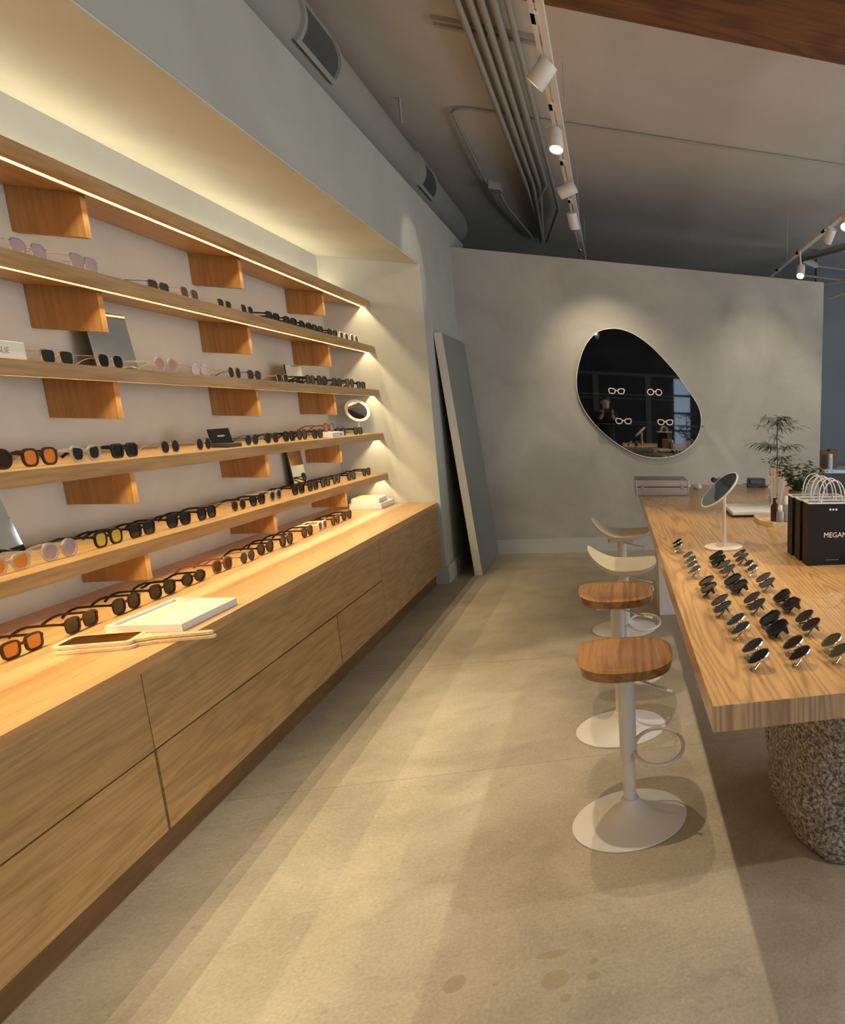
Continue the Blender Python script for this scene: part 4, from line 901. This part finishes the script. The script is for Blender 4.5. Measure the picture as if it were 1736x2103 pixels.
# heads further along the tracks, above the frame
head('white spotlight on the middle track above the nearest stool', X1, 2.25, (-0.22, 2.30, 0.0), power=95, ang=62)
head('white spotlight on the middle track above the second stool', X1, 3.15, (0.35, 3.2, 0.0), power=60, ang=60)
head('white spotlight on the middle track closest to the photographer', X1, 1.20, (-0.30, 1.7, 0.0), power=10, ang=60)
head('white spotlight on the right hand track above the table front', X2, 2.3, (0.75, 2.1, 0.88), power=95, ang=50)
head('white spotlight on the right hand track above the shopping bags', X2, 3.9, (0.7, 3.4, 0.88), power=75, ang=50)

head('white spotlight on the right hand track beside the photographer', X2, -0.40, (0.95, 1.35, 0.0), power=110, ang=62, color=(1.0, 0.93, 0.84))
head('white spotlight on the middle track beside the photographer', X1, -0.55, (-0.2, 0.6, 0.0), power=12, ang=55)
# ------------------------------------------------------------------ back room seen past the partition
t = thing('white_counter', 'white topped counter in the room behind the partition', 'counter', (3.3, 8.75, 0))
MB().box(-0.80, 1.2, -0.3, 0.35, 0.0, 0.78).build('counter_body', DARKM, t); MB().box(-0.82, 1.22, -0.32, 0.37, 0.78, 0.82).build('counter_top', simple('white_laminate', (0.75, 0.80, 0.84), 0.3), t)
for i, (x, w, h, y, lb) in enumerate(((2.66, 0.13, 0.23, 8.72, 'brown cardboard box on the white counter, left one'), (2.79, 0.11, 0.245, 8.76, 'brown cardboard box on the white counter, right one'))):
    t = thing('cardboard_box', lb, 'box', (x, y, 0.82), 0.05 * i, 'cardboard boxes on the back counter')
    MB().box(-w / 2, w / 2, -0.06, 0.06, 0, h).build('carton_body', CARD, t); MB().box(-w / 2 - 0.001, w / 2 + 0.001, -0.061, -0.02, h - 0.003, h + 0.001).build('flap', CARD, t)
t = thing('sanitizer_bottle', 'white and pale blue bottle in front of the cardboard boxes', 'bottle', (2.70, 8.56, 0.82))
MB().lathe([(0, 0), (0.034, 0), (0.036, 0.005), (0.036, 0.14), (0.028, 0.155), (0, 0.155)], seg=20).build('bottle', BLUEB, t, smooth=True); MB().lathe([(0, 0.15), (0.033, 0.15), (0.033, 0.20), (0, 0.20)], seg=20).build('cap', WHITEP, t, smooth=True)
t = thing('red_strap', 'small red strap lying at the left end of the back counter', 'strap', (2.60, 8.50, 0.82))
MB().box(-0.05, 0.07, -0.02, 0.03, 0, 0.012).build('band', REDP, t, bevel=0.003)

# ------------------------------------------------------------------ photographer, seen in the mirror
def skin_obj(name, verts, edges, radii, m, parent, sub=2):
    me = bpy.data.meshes.new(name); me.from_pydata(verts, edges, []); o = bpy.data.objects.new(name, me); COL.objects.link(o)
    md = o.modifiers.new('skin', 'SKIN')
    lay = me.skin_vertices[0] if me.skin_vertices else None
    if lay is None:
        bpy.context.view_layer.objects.active = o
    for i, r in enumerate(radii):
        rr = r if isinstance(r, tuple) else (r, r); me.skin_vertices[0].data[i].radius = rr
    me.skin_vertices[0].data[0].use_root = True
    s2 = o.modifiers.new('sub', 'SUBSURF'); s2.levels = sub; s2.render_levels = sub
    me.materials.append(m); o.parent = parent
    dg = bpy.context.evaluated_depsgraph_get(); dg.update()
    nm = bpy.data.meshes.new_from_object(o.evaluated_get(dg)); o.modifiers.clear(); o.data = nm; nm.name = name
    nm.materials.clear(); nm.materials.append(m)
    for p in nm.polygons: p.use_smooth = True
    return o
pr = thing('person', 'person in dark clothes holding up a phone, reflected in the egg mirror', 'person', (-0.10, -0.42, 0))
V = [(0, 0, 0.98), (0, 0, 1.14), (0, 0.0, 1.32), (0, 0, 1.43), (0, 0.008, 1.50), (0, 0.02, 1.565), (0, 0.03, 1.635), (0, 0.03, 1.71),
     (-0.175, 0, 1.41), (-0.235, 0.08, 1.17), (-0.10, 0.30, 1.33), (-0.055, 0.345, 1.40), (0.175, 0, 1.41), (0.24, 0.08, 1.17), (0.15, 0.30, 1.33), (0.13, 0.345, 1.40),
     (-0.085, 0, 0.86), (-0.10, 0.02, 0.50), (-0.11, 0, 0.09), (-0.12, 0.13, 0.035), (0.085, 0, 0.86), (0.10, 0.02, 0.50), (0.11, 0, 0.09), (0.12, 0.13, 0.035)]
E_ = [(0, 1), (1, 2), (2, 3), (3, 4), (4, 5), (5, 6), (6, 7), (3, 8), (8, 9), (9, 10), (10, 11), (3, 12), (12, 13), (13, 14), (14, 15), (0, 16), (16, 17), (17, 18), (18, 19), (0, 20), (20, 21), (21, 22), (22, 23)]
Rr = [(0.12, 0.09), (0.115, 0.085), (0.135, 0.09), (0.10, 0.07), (0.054, 0.056), (0.065, 0.078), (0.080, 0.098), (0.062, 0.08), 0.052, 0.042, 0.033, 0.026, 0.052, 0.042, 0.033, 0.026, 0.08, 0.055, 0.038, 0.032, 0.08, 0.055, 0.038, 0.032]
skin_obj('body', V, E_, Rr, SKIN, pr)
cv = [(0, 0, 0.83), (0, 0, 0.95)] + [v for i, v in enumerate(V) if i in (1, 2, 3, 8, 9, 10, 12, 13, 14)]
ce = [(0, 1), (1, 2), (2, 3), (3, 4), (4, 5), (5, 6), (6, 7), (4, 8), (8, 9), (9, 10)]
skin_obj('jacket', cv, ce, [(0.185, 0.14), (0.18, 0.135), (0.165, 0.125), (0.175, 0.125), (0.13, 0.095), 0.075, 0.062, 0.048, 0.075, 0.062, 0.048], CLOTH, pr)
for sx in (-1, 1):
    skin_obj('trouser_leg', [(sx * 0.075, 0, 0.98), (sx * 0.088, 0, 0.84), (sx * 0.10, 0.02, 0.50), (sx * 0.11, 0, 0.07)], [(0, 1), (1, 2), (2, 3)], [0.10, 0.105, 0.080, 0.066], CLOTH, pr)
    skin_obj('shoe', [(sx * 0.11, -0.03, 0.045), (sx * 0.112, 0.05, 0.045), (sx * 0.122, 0.16, 0.036)], [(0, 1), (1, 2)], [(0.042, 0.042), (0.044, 0.04), (0.044, 0.032)], DARKM, pr)
skin_obj('hair', [(0, -0.02, 1.60), (0, -0.012, 1.68), (0, 0.01, 1.748), (0, 0.06, 1.748)], [(0, 1), (1, 2), (2, 3)], [(0.075, 0.06), (0.090, 0.085), (0.078, 0.075), (0.05, 0.035)], HAIR, pr)
fc = MB().lathe([(0, -0.012), (0.010, -0.008), (0.008, 0.012), (0, 0.018)], seg=10, mtx=Matrix.Translation((0, 0.128, 1.635))).build('nose', SKIN, pr, smooth=True)
for sx in (-1, 1):
    MB().lathe([(0, -0.007), (0.009, 0), (0, 0.007)], seg=10, mtx=Matrix.Translation((sx * 0.031, 0.108, 1.668))).build('eye', DARKM, pr, smooth=True)
    MB().lathe([(0, -0.03), (0.012, -0.01), (0.014, 0.012), (0, 0.03)], seg=10, mtx=Matrix.Translation((sx * 0.083, 0.03, 1.65))).build('ear', SKIN, pr, smooth=True)
MB().box(-0.022, 0.022, 0.102, 0.114, 1.597, 1.604).build('mouth', REDBR, pr)
for sx in (-1, 1):   # hands: palm, four curled fingers and a thumb gripping the phone sides
    bx = -0.055 if sx < 0 else 0.13
    px_ = bx
    vs = [(px_, 0.345, 1.40), (px_ + sx * 0.005, 0.365, 1.44)]; es = [(0, 1)]; rs = [0.024, (0.030, 0.018)]
    for k in range(4):
        b0 = len(vs); z0 = 1.435 + 0.017 * k
        vs += [(px_ + sx * 0.012, 0.372, z0), (px_ + sx * 0.014, 0.392, z0 + 0.004), (px_ - sx * 0.006, 0.402, z0 + 0.006 - 0.002 * (k == 3))]
        es += [(1, b0), (b0, b0 + 1), (b0 + 1, b0 + 2)]; rs += [0.010, 0.009, 0.008]
    b0 = len(vs); vs += [(px_ - sx * 0.005, 0.350, 1.452), (px_ - sx * 0.022, 0.356, 1.470)]; es += [(0, b0), (b0, b0 + 1)]; rs += [0.011, 0.009]
    skin_obj('hand', vs, es, rs, SKIN, pr, 1)
ph = thing('phone', 'black phone held up by the person reflected in the mirror', 'phone', (-0.0625, -0.045, 1.485))
MB().prism(rrect(-0.075, 0.075, -0.037, 0.037, 0.01, 4), -0.004, 0.004, 'y').build('phone_body', DARKM, ph, bevel=0.001)
MB().box(-0.070, 0.070, -0.0050, -0.0041, -0.033, 0.033).build('screen', GLASS, ph)
